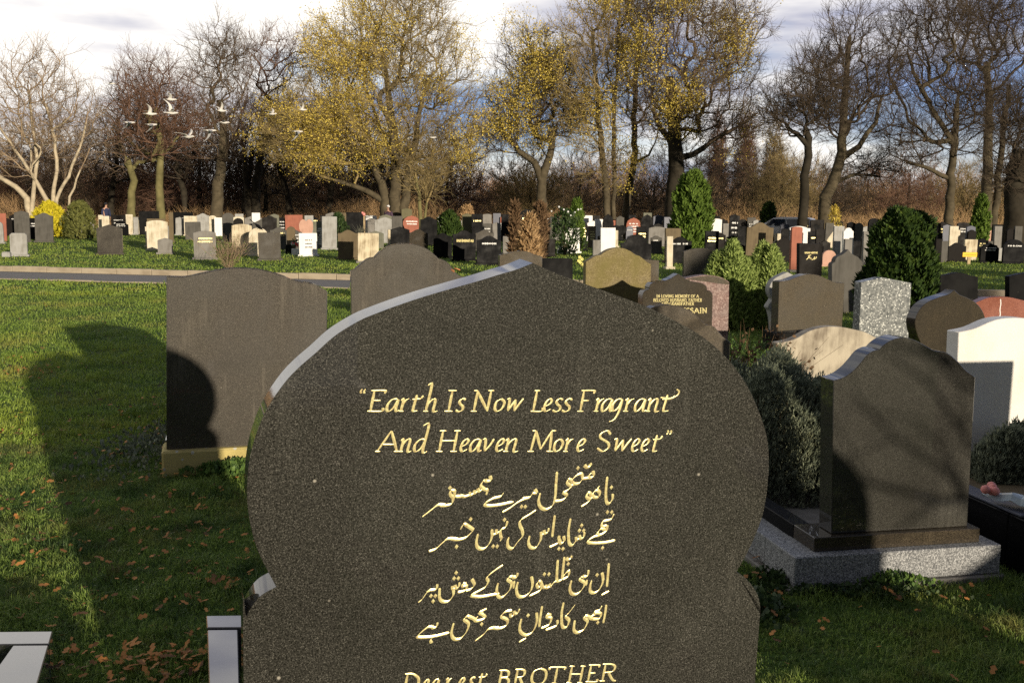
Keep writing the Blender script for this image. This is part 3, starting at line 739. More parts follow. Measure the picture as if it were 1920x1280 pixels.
for i, (x0, x1, y0, y1, code, mat, label, extra, D) in enumerate(FAR):
    rr = random.Random(i * 13 + 5); cx = (x0 + x1) / 2; hy = HY + ROLL * (cx - 960)
    if D is None:
        if y1: D = min(gp(cx, y1).y if y1 - hy > 24 else 99, 60 - (y1 - hy) * .05)
        else: D = 56 if y0 - hy < 17 else max(32, min(52, 0.66 * FPX / (x1 - x0)))
    yaw = 13 + rr.uniform(-5, 5)
    top = at(cx, y0, D); ht = max(0.45, top.z); T = 0.09
    w = (x1 - x0) / FPX * D / math.cos(R(yaw)) * 0.97
    if w > 0.3: w = max(0.3, w - T * abs(math.tan(R(yaw)) - (cx - 960) / FPX) * 0.4)
    a = R(yaw); ox = at(cx, y0, D)
    Mx = Matrix.Translation((ox.x, ox.y, 0)) @ Matrix.Rotation(a, 4, 'Z') @ Matrix.Rotation(R(rr.uniform(-1.3, 1.0)), 4, 'Y') @ Matrix.Rotation(R(rr.uniform(-2.2, 1.2)), 4, 'X')
    r_ = root('headstone', Mx, label.strip(), 'headstone', HG)
    pl_h = 0.0
    if rr.random() < 0.7 or extra:
        pl_h = 0.07; box('plinth', -w / 2 - 0.05, w / 2 + 0.05, -0.06, T + 0.07, 0.0, pl_h, M[mat] if mat not in ('cream2', 'redw') else M['grey'], r_, 0.006)
    hh = ht - pl_h
    sh = [(p, q + pl_h) for p, q in top_shape(code, w, hh)]
    slab('slab', sh, T, M[mat], r_, 0.006)
    if not extra and mat in ('black', 'blackdull', 'greyd', 'dark1', 'slate') and rr.random() < 0.4 and w > .4: extra = rr.choice(['w1', 'w2', 'g2', 'g1', 'w3'])
    if extra:
        if extra[0] in 'gwsk' and len(extra) <= 3: lines_mesh(r_, w, ht, extra)
        else:
            ink = Ink()
            class _P:
                @staticmethod
                def loc(X, Y): return ((X - cx) / FPX * D, (ht - (Y - y0) / FPX * D))
            text_px(ink, _P, extra, 856, 888, 453.5, 4.6, (0.2, 0.12), 0, 0.07)
            ink.make('inscription', M['gold'], r_)
# little extras belonging to those stones
def foot(px, py, D, w, d, h, m, name, label, cat, yaw=13):
    p = gp(px, py) if D is None else Vector((at(px, py, D).x, D, 0))
    r_ = root(name, Matrix.Translation((p.x, p.y, 0)) @ Matrix.Rotation(R(yaw), 4, 'Z'), label, cat)
    box('block', -w / 2, w / 2, 0, d, 0, h * 0.85, m, r_, 0.008); box('lid', -w / 2 + .015, w / 2 - .015, .012, d - .012, h * 0.85, h, m, r_, 0.006)
    return r_
foot(11, 482, None, 0.24, 0.2, 0.16, M['grey2'], 'vase_block', 'pale low block at the left foot of the small clipped-corner stone', 'vase block')
foot(341, 441, None, 0.2, 0.2, 0.24, M['white'], 'vase_block', 'low white block left of the stained white stone', 'vase block')
foot(1051, 475, None, 0.22, 0.2, 0.28, M['white'], 'vase_block', 'small white block left of the half-shaded white stone', 'vase block')
foot(541, 476, None, 0.22, 0.2, 0.33, M['black'], 'vase_block', 'black cube vase block left of the red flowers', 'vase block')
# ------------------------------------------------------------------ near headstones, traced on their own planes
def near(label, px, py, D, pts, T, mat, yaw=15, lean=0, roll=0, sub=5, name='headstone', group=HG, bevw=0.004, ground=True):
    pl = Pl(px, py, D, yaw, lean, roll)
    L = [pl.loc(*p[:2]) + tuple(p[2:]) for p in pts]
    if ground: L[0] = (L[0][0], -pl.o.z - 0.01, 2); L[-1] = (L[-1][0], -pl.o.z - 0.01, 2)
    P = catmull(L, sub)
    r_ = root(name, pl.M, label, 'headstone', group)
    o = slab('slab', P, T, mat, r_, bevw)
    return r_, pl, o
# A: broad double stone on a mossy concrete footing
A, plA, _ = near('broad dusty dark double headstone with a wavy top on a mossy concrete footing, at left', 458, 843, 6.0,
    [(312, 843, 2), (312, 518, 1), (345, 519), (380, 512), (415, 505), (450, 502.5), (490, 506), (530, 517), (560, 528), (590, 533), (614, 546, 1), (609, 843, 2)], 0.10, M['dusty'], 17, ground=False)
q0 = plA.loc(303, 843); q1 = plA.loc(622, 843)
zb = plA.o.z
box('footing', q0[0], q1[0], -0.05, 0.22, -zb - 0.02, q0[1] - 0.002, M['concrete'], A, 0.012)
def rail_local(name, label, base, yaw, x0, x1, y0, y1, z0, z1, m, cat='grave kerb'):
    r_ = root(name, Matrix.Translation(base) @ Matrix.Rotation(R(yaw), 4, 'Z'), label, cat); return r_
# grave kerb behind A
r_ = root('grave_kerb', Matrix.Translation((plA.o.x, plA.o.y, 0)) @ Matrix.Rotation(R(17), 4, 'Z'), 'polished grey grave kerb running back from the broad double headstone', 'grave kerb')
xl = q0[0] + 0.01; xr = q1[0] - 0.01
box('side_rail', xl, xl + 0.10, 0.23, 2.1, 0, 0.16, M['lilac'], r_); box('side_rail', xr - 0.10, xr, 0.23, 2.1, 0, 0.16, M['lilac'], r_); box('end_rail', xl, xr, 2.103, 2.2, 0, 0.16, M['lilac'], r_)
# B: domed stone with scrolled shoulders
near('dusty granite headstone with a domed top, right of the broad double one', 765, 700, 8.0,
    [(660, 720, 2), (658, 507.5, 1), (665, 505), (677, 495), (690, 485), (702, 482.8, 1), (715, 470), (734, 460), (759, 456.5), (784, 460), (802.5, 467.5), (815, 477.5), (822.5, 485, 1), (831, 487), (840.5, 493), (850, 505), (859, 515), (873, 520, 1), (868, 720, 2)], 0.10, M['dusty'], 14)
# C: low grey stone behind the point of the main stone, C2: black slab
near('low grey-brown curved headstone just behind the point of the big inscribed stone', 976, 560, 13.2,
    [(937, 560, 2), (937, 478, 1), (945, 477), (960, 473), (975, 470.5), (990, 472), (1003, 477), (1017, 481, 1), (1017, 560, 2)], 0.09, M['dark2'], 13)
r2, p2, _ = near('black flat-topped headstone with a thin bright top edge, beside the yellow flowers', 1045, 590, 13.6,
    [(1018, 590, 2), (1018, 484, 2), (1074, 485, 2), (1074, 590, 2)], 0.09, M['black'], 13)
# D, D2
near('ochre mossy granite headstone with a humped top', 1160, 600, 9.7,
    [(1098, 610, 2), (1098.5, 490.5, 1), (1108, 485), (1116, 480), (1126, 478, 1), (1133, 472.5), (1144, 467), (1158, 464.5), (1171, 466), (1183, 471.5), (1191, 477.5), (1200, 480.5), (1213, 491), (1221, 495.5, 1), (1219, 610, 2)], 0.09, M['gold_g'], 13)
near('brown granite headstone showing right behind the ochre one', 1180, 600, 10.4,
    [(1118, 600, 2), (1118, 487, 1), (1135, 484), (1155, 474), (1177, 470), (1191, 476), (1204, 484), (1216, 487), (1236, 488, 1), (1234, 600, 2)], 0.09, M['dark2'], 13)
# G pink with polished cap, E black ogee with gold letters, F scrolled in front
gr, pg, _ = near('rough pink granite headstone with a dark polished curved top band', 1325, 640, 9.6,
    [(1268, 650, 2), (1268, 527, 1), (1290, 521), (1305, 518), (1315, 516.3), (1328, 515.8), (1345, 518), (1357, 522), (1367.5, 529, 1), (1366, 650, 2)], 0.12, M['pink'], 13)
cap = [pg.loc(*p) for p in [(1270, 533), (1269.5, 528.5), (1290, 522.5), (1305, 519.3), (1328, 517), (1345, 519.2), (1357, 523.2), (1366.5, 530), (1366, 533.5), (1345, 531), (1320, 527.5), (1295, 524)]]
slab('polished_band', cap, 0.008, M['dark2'], gr, 0, -0.005)
er, pe, _ = near('black ogee-topped headstone with gold lettering to a husband and father', 1270, 640, 8.9,
    [(1205, 650, 2), (1205, 553, 1), (1207, 548), (1211, 544), (1217.5, 542.5, 1), (1218, 537), (1222.5, 531), (1233, 529), (1247, 526), (1258, 521.5), (1267, 516), (1272.5, 513, 1), (1281, 519.5), (1290, 525), (1302, 528.5), (1313, 530), (1321, 533.5), (1325, 538), (1326, 544, 1), (1331.5, 545.5), (1335.5, 550), (1336.5, 557, 1), (1335, 650, 2)], 0.11, M['dark1'], 15)
ink = Ink(); NB = (0.14, 0.06)
text_px(ink, pe, 'IN LOVING MEMORY OF A', 1231, 1310, 558, 5.6, NB, 0, 0.035)
text_px(ink, pe, 'BELOVED HUSBAND, FATHER', 1225, 1316, 565.5, 5.6, NB, 0, 0.035)
text_px(ink, pe, 'AND GRANDFATHER', 1240, 1301, 572.3, 5.6, NB, 0, 0.035)
text_px(ink, pe, 'HUSSAIN', 1267, 1325.5, 587, 9.6, NB, 0, 0.035)
ink.make('inscription', M['gold'], er)
near('dark scrolled headstone half hidden behind the right edge of the big inscribed stone', 1250, 720, 6.9,
    [(1132, 760, 2), (1130, 640, 1), (1150, 630), (1168, 616), (1176, 609, 1), (1190, 600), (1205, 590), (1222, 577), (1236, 573), (1252, 571.5), (1268, 573.5), (1282, 577), (1296, 584), (1308, 593), (1317, 602), (1325, 609, 1), (1333, 609.5), (1341, 614), (1349, 623), (1357, 632), (1367.5, 639.5), (1369, 643, 1), (1367, 760, 2)], 0.10, M['dark2'], 15)
# T pale curled stone behind I
near('cream marble headstone with a curled round side, half hidden behind the large grey-brown one', 1490, 620, 12.8,
    [(1450, 640, 2), (1448, 598, 1), (1444, 582), (1440, 575), (1449, 561, 1), (1443, 548), (1444, 535), (1452, 523), (1466, 515), (1477, 510, 1), (1500, 525), (1510, 545), (1500, 562, 1), (1515, 575), (1515, 640, 2)], 0.11, M['grey2'], 15)
Ir, pI, _ = near('large plain grey-brown headstone with a gently humped top, black left side', 1520, 622, 11.6,
    [(1458, 621, 2), (1461, 528, 1), (1478, 525.5), (1493, 520), (1507, 515.5), (1521, 514), (1536, 516.5), (1552, 523.5), (1568, 529.5), (1584, 530.5, 1), (1579, 613, 2)], 0.16, M['dark2'], 15, ground=False)
box('plinth', pI.loc(1452, 620)[0], pI.loc(1588, 620)[0], -0.06, 0.26, -pI.o.z, pI.loc(1520, 621)[1] - 0.004, M['black'], Ir)
Jr, pJ, _ = near('blue-grey speckled granite headstone with a shallow peak', 1660, 632, 12.0,
    [(1610, 640, 2), (1615, 529, 1), (1654, 520, 1), (1709, 530.5, 1), (1703, 640, 2)], 0.14, M['speck'], 15)
box('plinth', pJ.loc(1600, 632)[0], pJ.loc(1712, 632)[0], -0.06, 0.26, -pJ.o.z, pJ.loc(1600, 636)[1], M['black'], Jr)
near('broad low tan marble headstone streaked with stains, behind the lavender bush', 1560, 760, 8.4,
    [(1458, 790, 2), (1458, 643, 1), (1478, 639.5), (1496, 633), (1514, 622.5), (1532, 616), (1552, 612.3), (1577, 613), (1600, 617), (1622, 622.5), (1643, 633), (1656, 637), (1668, 638, 1), (1666, 790, 2)], 0.10, M['kmarble'], 15, sub=4)
near('dark bulb-shaped headstone with a pointed tip and thick left side', 1782, 740, 9.0,
    [(1752, 760, 2), (1742, 700, 1), (1728, 648), (1721, 630), (1716, 611), (1717.5, 595), (1726, 578.5), (1740, 566), (1760, 557.5), (1780, 551), (1790, 543.5, 1), (1800, 552.5), (1815, 558.5), (1830, 567.5), (1842, 582), (1848, 600), (1846, 616), (1836, 640), (1826, 660), (1822, 700, 1), (1812, 760, 2)], 0.13, M['dark1'], 16)
mr, pm_, _ = near('red granite headstone with a white crack line, behind the bulb-shaped one', 1880, 700, 12.3,
    [(1824, 720, 2), (1824, 570, 1), (1838, 564), (1852, 558.5), (1865, 556.8), (1885, 556.5), (1900, 558.5), (1925, 565), (1945, 574), (1958, 578, 1), (1955, 720, 2)], 0.12, M['red'], 15)
ink = Ink(); ink.stroke([pm_.loc(*q) for q in [(1876, 560.5), (1876.5, 570), (1875, 580), (1875.5, 590), (1873, 596)]], (0.004, 0.004), 0.005)
ink.make('crack', M['white'], mr)
near('large bright veined white marble headstone at the right edge', 1880, 800, 5.4,
    [(1788, 905, 2), (1797.5, 622.5, 1), (1812, 620), (1828, 616), (1842, 610), (1858, 603), (1876, 598), (1900, 596), (1925, 597), (1945, 601), (1965, 610), (1985, 618), (2008, 622, 1), (1990, 905, 2)], 0.10, M['whitev'], 13, sub=4)
near('black silhouetted curved headstone in front of the path, right of the cypress', 1800, 600, 14.2,
    [(1762, 640, 2), (1763, 517, 1), (1775, 515), (1788, 512), (1798, 511), (1810, 513), (1820, 516), (1834, 519, 1), (1832, 640, 2)], 0.10, M['black'], 10)
near('black silhouetted headstone cut by the right edge, in front of the path', 1920, 600, 14.0,
    [(1891, 640, 2), (1892.5, 518, 1), (1905, 515), (1920, 512), (1935, 512), (1950, 516), (1965, 520, 1), (1963, 640, 2)], 0.10, M['black'], 10)
ur, pu, _ = near('black rectangular headstone with two gold lines, the lower in Urdu script', 1520, 530, 20.5,
    [(1499, 535, 2), (1499, 456, 2), (1543, 457, 2), (1540, 535, 2)], 0.12, M['blackdull'], 13)
ink = Ink(); text_px(ink, pu, 'HASAN AKHTAR'.replace('K', 'R'), 1509, 1533, 475.5, 3.2, (0.2, .1), 0, 0.05)
for P in ([(1512, 487), (1515, 484), (1518, 480)], [(1515, 480), (1521, 478)], [(1520, 483), (1521, 486)], [(1522, 487.5), (1526, 485), (1528, 481)], [(1526, 486.5), (1530, 484), (1531, 481)], [(1517, 484.5), (1519, 482)]):
    ink.stroke([pu.loc(*q) for q in P], (0.010, 0.008), 0.007)
ink.make('inscription', M['gold'], ur)
near('weathered grey ogee-shouldered headstone with a pointed top, left of the big cypress', 1590, 560, 16.5,
    [(1560, 590, 2), (1560, 496, 1), (1562, 493), (1566, 491, 1), (1567, 486), (1571, 481), (1579, 477.5), (1586, 472.5), (1590.5, 467.5, 1), (1595, 473.5), (1602, 478.5), (1609, 482), (1613, 487, 1), (1617, 490), (1618, 496, 1), (1617, 590, 2)], 0.12, M['greyd'], 15)

# O: tall stone on black base and granite plinth
c0 = gp(1487, 1113); c1 = gp(1873, 1086); yo = math.degrees(math.atan2(c1.y - c0.y, c1.x - c0.x)); 
MO = Matrix.Translation((c0.x, c0.y, 0)) @ Matrix.Rotation(R(yo), 4, 'Z')
Or = root('headstone', MO, 'dark polished headstone on a stepped granite plinth, branch shadows on its face', 'headstone', HG)
WO = (c1 - c0).length
hz = at(1487, 1045, c0.y).z
print('O yaw', yo, 'W', WO, 'plinth h', hz, 'dist', c0.y)
box('granite_plinth', 0, WO, 0, 0.28, 0.03, hz, M['silver'], Or, 0.004)
for k_ in range(3):
    box('kerb_block', 0.002, 0.16, 0.284 + k_ * 0.62, 0.284 + k_ * 0.62 + 0.616, 0.03, hz - 0.002, M['silver'], Or, 0.003)
    box('kerb_block', WO - 0.16, WO - 0.002, 0.284 + k_ * 0.62, 0.284 + k_ * 0.62 + 0.616, 0.03, hz - 0.002, M['silver'], Or, 0.003)
box('footing', -0.03, WO + 0.02, -0.02, 2.2, -0.02, 0.028, M['grey'], Or, 0.005)
b0 = (1520 - 1487) / (1873 - 1487) * WO; 
hb = at(1519, 1004, c0.y + 0.10).z
box('black_base', b0 + 0.03, WO - 0.075, 0.05, 0.24, hz + 0.001, hb, M['dark1'], Or, 0.003)
box('inner_kerb', b0 + 0.03, b0 + 0.11, 0.243, 1.7, hz - 0.03, hb - 0.002, M['black'], Or, 0.003)
box('inner_kerb', WO - 0.155, WO - 0.075, 0.243, 1.7, hz - 0.03, hb - 0.002, M['black'], Or, 0.003)
class _PO:
    o = MO @ Vector((0, 0.085, 0)); u = (MO.to_3x3() @ Vector((1, 0, 0))); n = (MO.to_3x3() @ Vector((0, 1, 0)))
    w = Vector((0, 0, 1))
    @classmethod
    def loc(s, px, py):
        d = Vector(ray(px, py)); c = Vector((0, 0, H)); t = (s.o - c).dot(s.n) / d.dot(s.n); X = c + d * t - s.o
        return X.dot(s.u), X.dot(s.w)
PO = [(1559, 1003, 2), (1563, 713, 1), (1583, 707), (1601, 694), (1614, 680), (1627, 664.5), (1640, 657), (1649, 655.5, 1), (1657, 647), (1671, 638), (1687, 633), (1703, 633.5), (1719, 639), (1736, 648), (1748, 655), (1757, 658.5, 1), (1769, 659), (1782, 665), (1799, 680), (1812, 694), (1829, 706, 1), (1814, 985, 2)]
LO = [_PO.loc(*p[:2]) + tuple(p[2:]) for p in PO]
LO[0] = (LO[0][0], hb + 0.001, 2); LO[-1] = (LO[-1][0], hb + 0.001, 2)
slab('slab', catmull(LO, 5), 0.11, M['main'], Or, 0.004, 0.085)

# ------------------------------------------------------------------ the main stone
MAINP = [(454.6, 1290, 2), (455.6, 1183), (462, 1156), (475, 1132), (491.7, 1114), (518, 1099.5, 1), (499, 1064), (487, 1039.6), (475, 1006), (465.6, 959.4), (463.2, 909), (470, 850), (487, 795), (505.6, 757.6), (533.7, 717), (560, 689), (590, 663), (629, 628.5), (674, 601), (708, 586.5), (750, 571), (800, 554.5), (850, 540), (900, 525.8), (940, 513.5), (969, 505), (999, 493, 1), (1030, 507), (1060, 519), (1093, 531), (1147.5, 550.6), (1205, 572), (1259, 598), (1317, 631), (1364, 672.5), (1399, 719.4), (1420, 764), (1433, 800), (1439.5, 830), (1441.5, 868), (1438, 919), (1429, 968), (1414, 1007.6), (1397.6, 1042), (1380.6, 1071.6, 1), (1397.6, 1083), (1414, 1103), (1423, 1122.5), (1425.5, 1148), (1421, 1204.5), (1417, 1290, 2)]
YM = 18.0; LM = -3.0
pM = Pl(940, 1290, 1.63, YM, LM, 0)
Lm = [pM.loc(*p[:2]) + tuple(p[2:]) for p in MAINP]
Lm[0] = (Lm[0][0] + 0.0, -pM.o.z + 0.20, 2); Lm[-1] = (Lm[-1][0], -pM.o.z + 0.20, 2)
Mr = root('headstone', pM.M, 'huge dark polished onion-shaped headstone in front with a gold verse in English and Urdu', 'headstone', HG)
slab('slab', catmull(Lm, 6), 0.066, M['main'], Mr, 0.0035)
xs = [p[0] for p in Lm]
box('base', min(xs) - 0.05, max(xs) + 0.05, -0.08, 0.16, -pM.o.z + 0.01, -pM.o.z + 0.198, M['dark1'], Mr, 0.004)
print('main w', max(xs) - min(xs), 'top z', (pM.M @ Vector((pM.loc(999, 493)[0], 0, pM.loc(999, 493)[1]))).z)
ink = Ink()
mpp = (pM.loc(1000, 800)[0] - pM.loc(900, 800)[0]) / 100      # metres per photo pixel
def put_low(glyph, x, yb, k, kx=None, sl=0.20):
    """italic letter: x = left edge at the baseline in photo px, k = cap height px"""
    kx = kx or k
    st = CAPS[glyph][1] if glyph in CAPS else LOW[glyph]
    for P in st:
        Q = [pM.loc(x + a * kx + sl * b_ * k, yb - b_ * k) for a, b_ in P]
        ink.stroke(Q, (4.2 * mpp, 1.4 * mpp), 0.45 * mpp, 5)
z1 = lambda X: 640 + X / 2.909
K = 38.5
for g_, X, kx in [('E', 142, 46), ('a', 243, 44), ('r', 315, 40), ('t', 372, 40), ('h', 452, 44), ('I', 562, 58), ('s', 628, 36), ('N', 706, 45), ('o', 828, 44), ('w', 893, 40), ('L', 1032, 38), ('e', 1100, 36), ('s', 1156, 38), ('s', 1207, 38), ('F', 1287, 42), ('r', 1378, 40), ('a', 1416, 40), ('g', 1472, 40), ('r', 1538, 44), ('a', 1596, 40), ('n', 1664, 42), ('t', 1735, 46)]:
    put_low(g_, z1(X), 770.4, K * (1.0 if g_.isupper() else 1.02), kx)
ink.stroke([pM.loc(z1(a), 700 + c / 2.909) for a, c in [(1740, 130), (1790, 135), (1830, 120), (1842, 98), (1828, 86)]], (1.2 * mpp, 0.8 * mpp), 0.9 * mpp)
for g_, X, kx in [('A', 195, 46), ('n', 316, 40), ('d', 392, 46), ('H', 515, 50), ('e', 645, 36), ('a', 697, 40), ('v', 760, 44), ('e', 840, 36), ('n', 888, 46), ('M', 1018, 48), ('o', 1152, 40), ('r', 1212, 38), ('e', 1282, 36), ('S', 1388, 46), ('w', 1478, 42), ('e', 1580, 34), ('e', 1632, 34), ('t', 1685, 34)]:
    put_low(g_, z1(X), 845.6, K * (1.0 if g_.isupper() else 1.02), kx)
for a, c in [(112, 96), (130, 96), (1775, 320), (1792, 320)]:
    X, Y = z1(a), 700 + c / 2.909
    s_ = -1 if a < 1000 else 1
    ink.stroke([pM.loc(X + s_ * 1.5, Y + s_ * -4), pM.loc(X + s_ * 2.3, Y + s_ * 0), pM.loc(X - s_ * 0.8, Y + s_ * 4)], (1.5 * mpp, 1.5 * mpp), 1.0 * mpp)
# Dearest BROTHER, rising slightly
def dl(x): return 1290 - 0.05 * (x - 750)
for g_, x_, k, kx in [('D', 752, 26, 40), ('e', 791, 30, 26), ('a', 808, 30, 26), ('r', 833, 30, 26), ('e', 858, 30, 26), ('s', 878, 30, 24), ('t', 893, 30, 30)]:
    put_low(g_, x_, dl(x_) + 2 + (8 if g_ == 'D' else 4), k * (1.45 if g_ == 'D' else 1.2), kx)
for g_, x_, kx in [('B', 931, 34), ('R', 961, 32), ('O', 993, 36), ('T', 1026, 40), ('H', 1062, 38), ('E', 1098, 34), ('R', 1124, 42)]:
    put_low(g_, x_, dl(x_) + 4, 29 + (x_ - 931) * 0.012, kx)
# Urdu verse: pen strokes traced in two enlargements of the photo
def ur_(block, ox, oy, sc=4.174):
    for line in block.strip().splitlines():
        q = [float(v) for v in line.replace(',', ' ').split()]
        P = [(ox + q[i] / sc, oy + q[i + 1] / sc) for i in range(0, len(q), 2)]
        if len(P) == 1:
            X, Z = pM.loc(*P[0]); ink.dot(X, Z, 4.6 * mpp)
        else: ink.stroke([pM.loc(*p) for p in P], (4.2 * mpp, 4.8 * mpp), 0.42 * mpp, 6)
ur_('''
1706 312 1702 355 1678 388 1656 372 1652 290 1663 178
1695 262
1601 252 1588 278 1604 305 1592 338 1556 336 1552 308 1580 286 1602 300
1556 330 1528 352 1502 336 1512 306 1532 316 1522 368 1458 414
1550 132 1556 170 1530 188 1518 172 1540 150
1482 88 1505 106 1532 92 1524 76
1528 186 1490 192 1468 194
1470 196 1460 158 1425 168 1388 205 1400 232 1440 230 1470 196
1433 112
1390 212 1362 200 1350 225 1372 246 1395 242
1392 246 1352 284 1316 304
1312 300 1345 322 1330 348 1296 366 1252 370
1270 140 1262 240 1258 320 1240 396 1190 434 1144 420 1126 370 1140 308
1096 276 1110 306 1080 312 1052 342 1000 350
1056 342 1010 356 960 382 900 425 842 458
992 414
1022 414
852 306 826 334 770 350 712 384 716 404 800 402 928 376
745 172 752 206 718 214 706 200
722 210 692 216 676 250 700 276 724 286 716 322
694 270 664 292 648 270
652 292 628 306 622 284
628 304 592 322 590 296
592 320 548 334 510 326
520 334 480 334 462 346
466 330 468 292 440 290 436 318 456 346 446 388 400 404 352 402
400 400 340 400 290 436 215 494
432 266
1664 456
1698 456
1716 470 1690 512 1630 530 1622 566 1660 560
1662 556 1656 602 1604 634 1588 618 1616 586 1644 600 1606 640
1606 636 1560 648 1512 682 1540 698 1640 694 1724 676
1626 736
1462 560
1444 600
1478 600
1486 612 1476 652 1452 660 1446 634
1450 656 1424 672 1418 648
1424 668 1392 712 1364 694 1360 600 1376 505
1320 642 1326 680 1298 700 1286 672
1298 696 1284 660 1286 640 1280 690 1250 712 1210 730
1284 742
1316 742
1252 480 1242 560 1232 650
1206 580 1196 612 1174 620 1168 596
1174 618 1150 632 1144 608
1146 626 1138 680 1100 734 1060 728 1046 690 1056 640
1104 440 1050 476 984 520 980 560 996 590
994 586 1000 640 960 690 920 740 886 724 884 680 894 652
858 515
882 524 868 570 830 596 828 640 834 660 824 682
832 598 800 620 794 590
800 618 768 632 760 600
762 590 758 660 730 716 690 744 650 732 640 690 652 626
770 724
802 724
594 512
514 592 542 552 580 570 618 596
618 596 560 652 500 670 440 664
500 668 420 664 370 700 320 744 266 764
484 726
''', 740, 850)
ur_('''
1676 104 1668 200 1660 288
1622 176 1630 240 1604 304 1562 336 1530 322 1530 276 1542 240
1583 196
1620 352 1676 322
1518 156 1508 200 1480 210 1470 196
1498 208 1462 212 1450 232 1484 256 1474 296 1430 342 1386 342 1370 300 1384 238
1506 232 1496 278
1328 54 1318 140 1308 232
1310 228 1330 190 1362 166 1356 206 1312 232
1312 228 1280 244 1268 220 1276 76
1357 110
1340 62 1358 76 1380 62 1372 52
1274 236 1244 256 1222 282 1208 264
1226 278 1190 296 1186 270
1190 292 1160 290 1148 262
1152 264 1126 292 1112 270 1130 246 1146 262 1138 314 1054 360
1170 190
1206 190
1068 206 1078 262 1062 322 1012 364 966 358 952 306 964 250
962 178 954 210 930 216 918 202
948 212 904 210 884 232 912 258 898 312 842 368 806 358 798 306 810 258
936 240 928 300
846 118 780 162 724 212 730 250 700 296 612 344 604 358 680 364 816 340
602 226 622 270 596 304 556 320
560 268 536 264 532 284 562 280 548 316 492 332
508 252 498 290 478 296 472 272
478 292 454 302 450 280
456 296 458 350 422 398 376 402 350 372 352 296
480 178
464 222
498 222
334 268 324 306 276 316 250 332
276 318 250 336 216 384 184 412
284 360
318 360
300 402
1656 428 1646 500 1632 572
1622 438 1600 470 1562 488 1572 508
1566 492 1612 498 1600 536 1556 540 1530 528 1576 498
1546 534 1500 516 1484 532 1508 560 1480 620 1430 646 1402 622 1410 550
1588 568
1412 428 1366 488 1340 520 1364 552 1346 600 1312 596 1306 500 1322 410
1274 546 1264 592 1182 626
1222 512 1196 504 1192 524 1224 534 1206 584 1146 612
1154 438 1140 520 1130 602
1110 488 1112 560 1082 634 1030 666 986 642 978 596 992 538
1043 512
974 720 1026 690
978 460 962 492 940 496 932 476
944 494 912 520 904 496
918 472 866 484 834 520 880 548 872 590 820 612 760 606
820 608 740 616 690 664 628 712
720 458 690 474 662 490 694 506
690 506 706 530 660 552 626 548 650 520
640 548 590 524 566 520 544 544 578 578 560 640 512 692 464 694 444 650 462 570
680 580
336 566 326 598 296 608 290 588
304 600 256 606 186 664 188 682 300 676 424 646
296 684 282 706 288 728
''', 740, 1030)
ink.make('inscription', M['gold'], Mr)
# tiny dry leaf bits resting on the shoulder
def leaf(name, p, s, m, label, rot=0, tilt=0.3):
    P = [(0, -1), (.45, -.5), (.6, 0), (.35, .5), (0, 1), (-.35, .55), (-.6, .05), (-.4, -.5)]
    V = [(a * s * .6, b_ * s, 0.12 * s * abs(a)) for a, b_ in P] + [(0, 0, 0.0)] + [(a * s * .6, b_ * s, 0.12 * s * abs(a) - .0015) for a, b_ in P] + [(0, 0, -0.0015)]
    F = [(i, (i + 1) % 8, 8) for i in range(8)] + [(9 + (i + 1) % 8, 9 + i, 17) for i in range(8)] + [(i, 9 + i, 9 + (i + 1) % 8, (i + 1) % 8) for i in range(8)]
    o = mk(name, V, F, m); o.matrix_world = Matrix.Translation(p) @ Matrix.Rotation(rot, 4, 'Z') @ Matrix.Rotation(tilt, 4, 'X')
    tag(o, label, 'leaf'); return o
M['leaf'] = flat('dead_leaf', (0.42, 0.17, 0.06), 0.7, var=0.4, scale=30)

# polished kerbs at bottom left
def kerb_px(name, label, quads, z, m):
    r_ = root(name, Matrix(), label, 'grave kerb')
    for nm, Q in quads:
        V = [gp(a, c, z) for a, c in Q]; A_ = sum(V[i].x * V[(i + 1) % 4].y - V[(i + 1) % 4].x * V[i].y for i in range(4))
        if A_ < 0: V = V[::-1]
        W_ = [tuple(v) for v in V] + [(v.x, v.y, 0) for v in V]
        o = mk(nm, W_, [(0, 1, 2, 3), (7, 6, 5, 4)] + [(i + 4, (i + 1) % 4 + 4, (i + 1) % 4, i) for i in range(4)], m, r_); bev(o, 0.003)
    return r_
kerb_px('grave_kerb', 'shiny sky-reflecting grave kerb corner at the bottom left edge', [('end_rail', [(-260, 1186), (98.5, 1182.5), (92, 1206), (-300, 1210)]), ('side_rail', [(24, 1209), (91, 1208.5), (55, 1330), (-62, 1330)])], 0.16, M['lilac'])
kerb_px('grave_kerb', 'shiny grave kerb end emerging from behind the left foot of the huge inscribed stone', [('corner_block', [(386.5, 1153.5), (640, 1150), (640, 1174), (388, 1175.5)]), ('side_rail', [(388.5, 1180), (446, 1179.5), (452, 1400), (396, 1400)])], 0.16, M['lilac'])
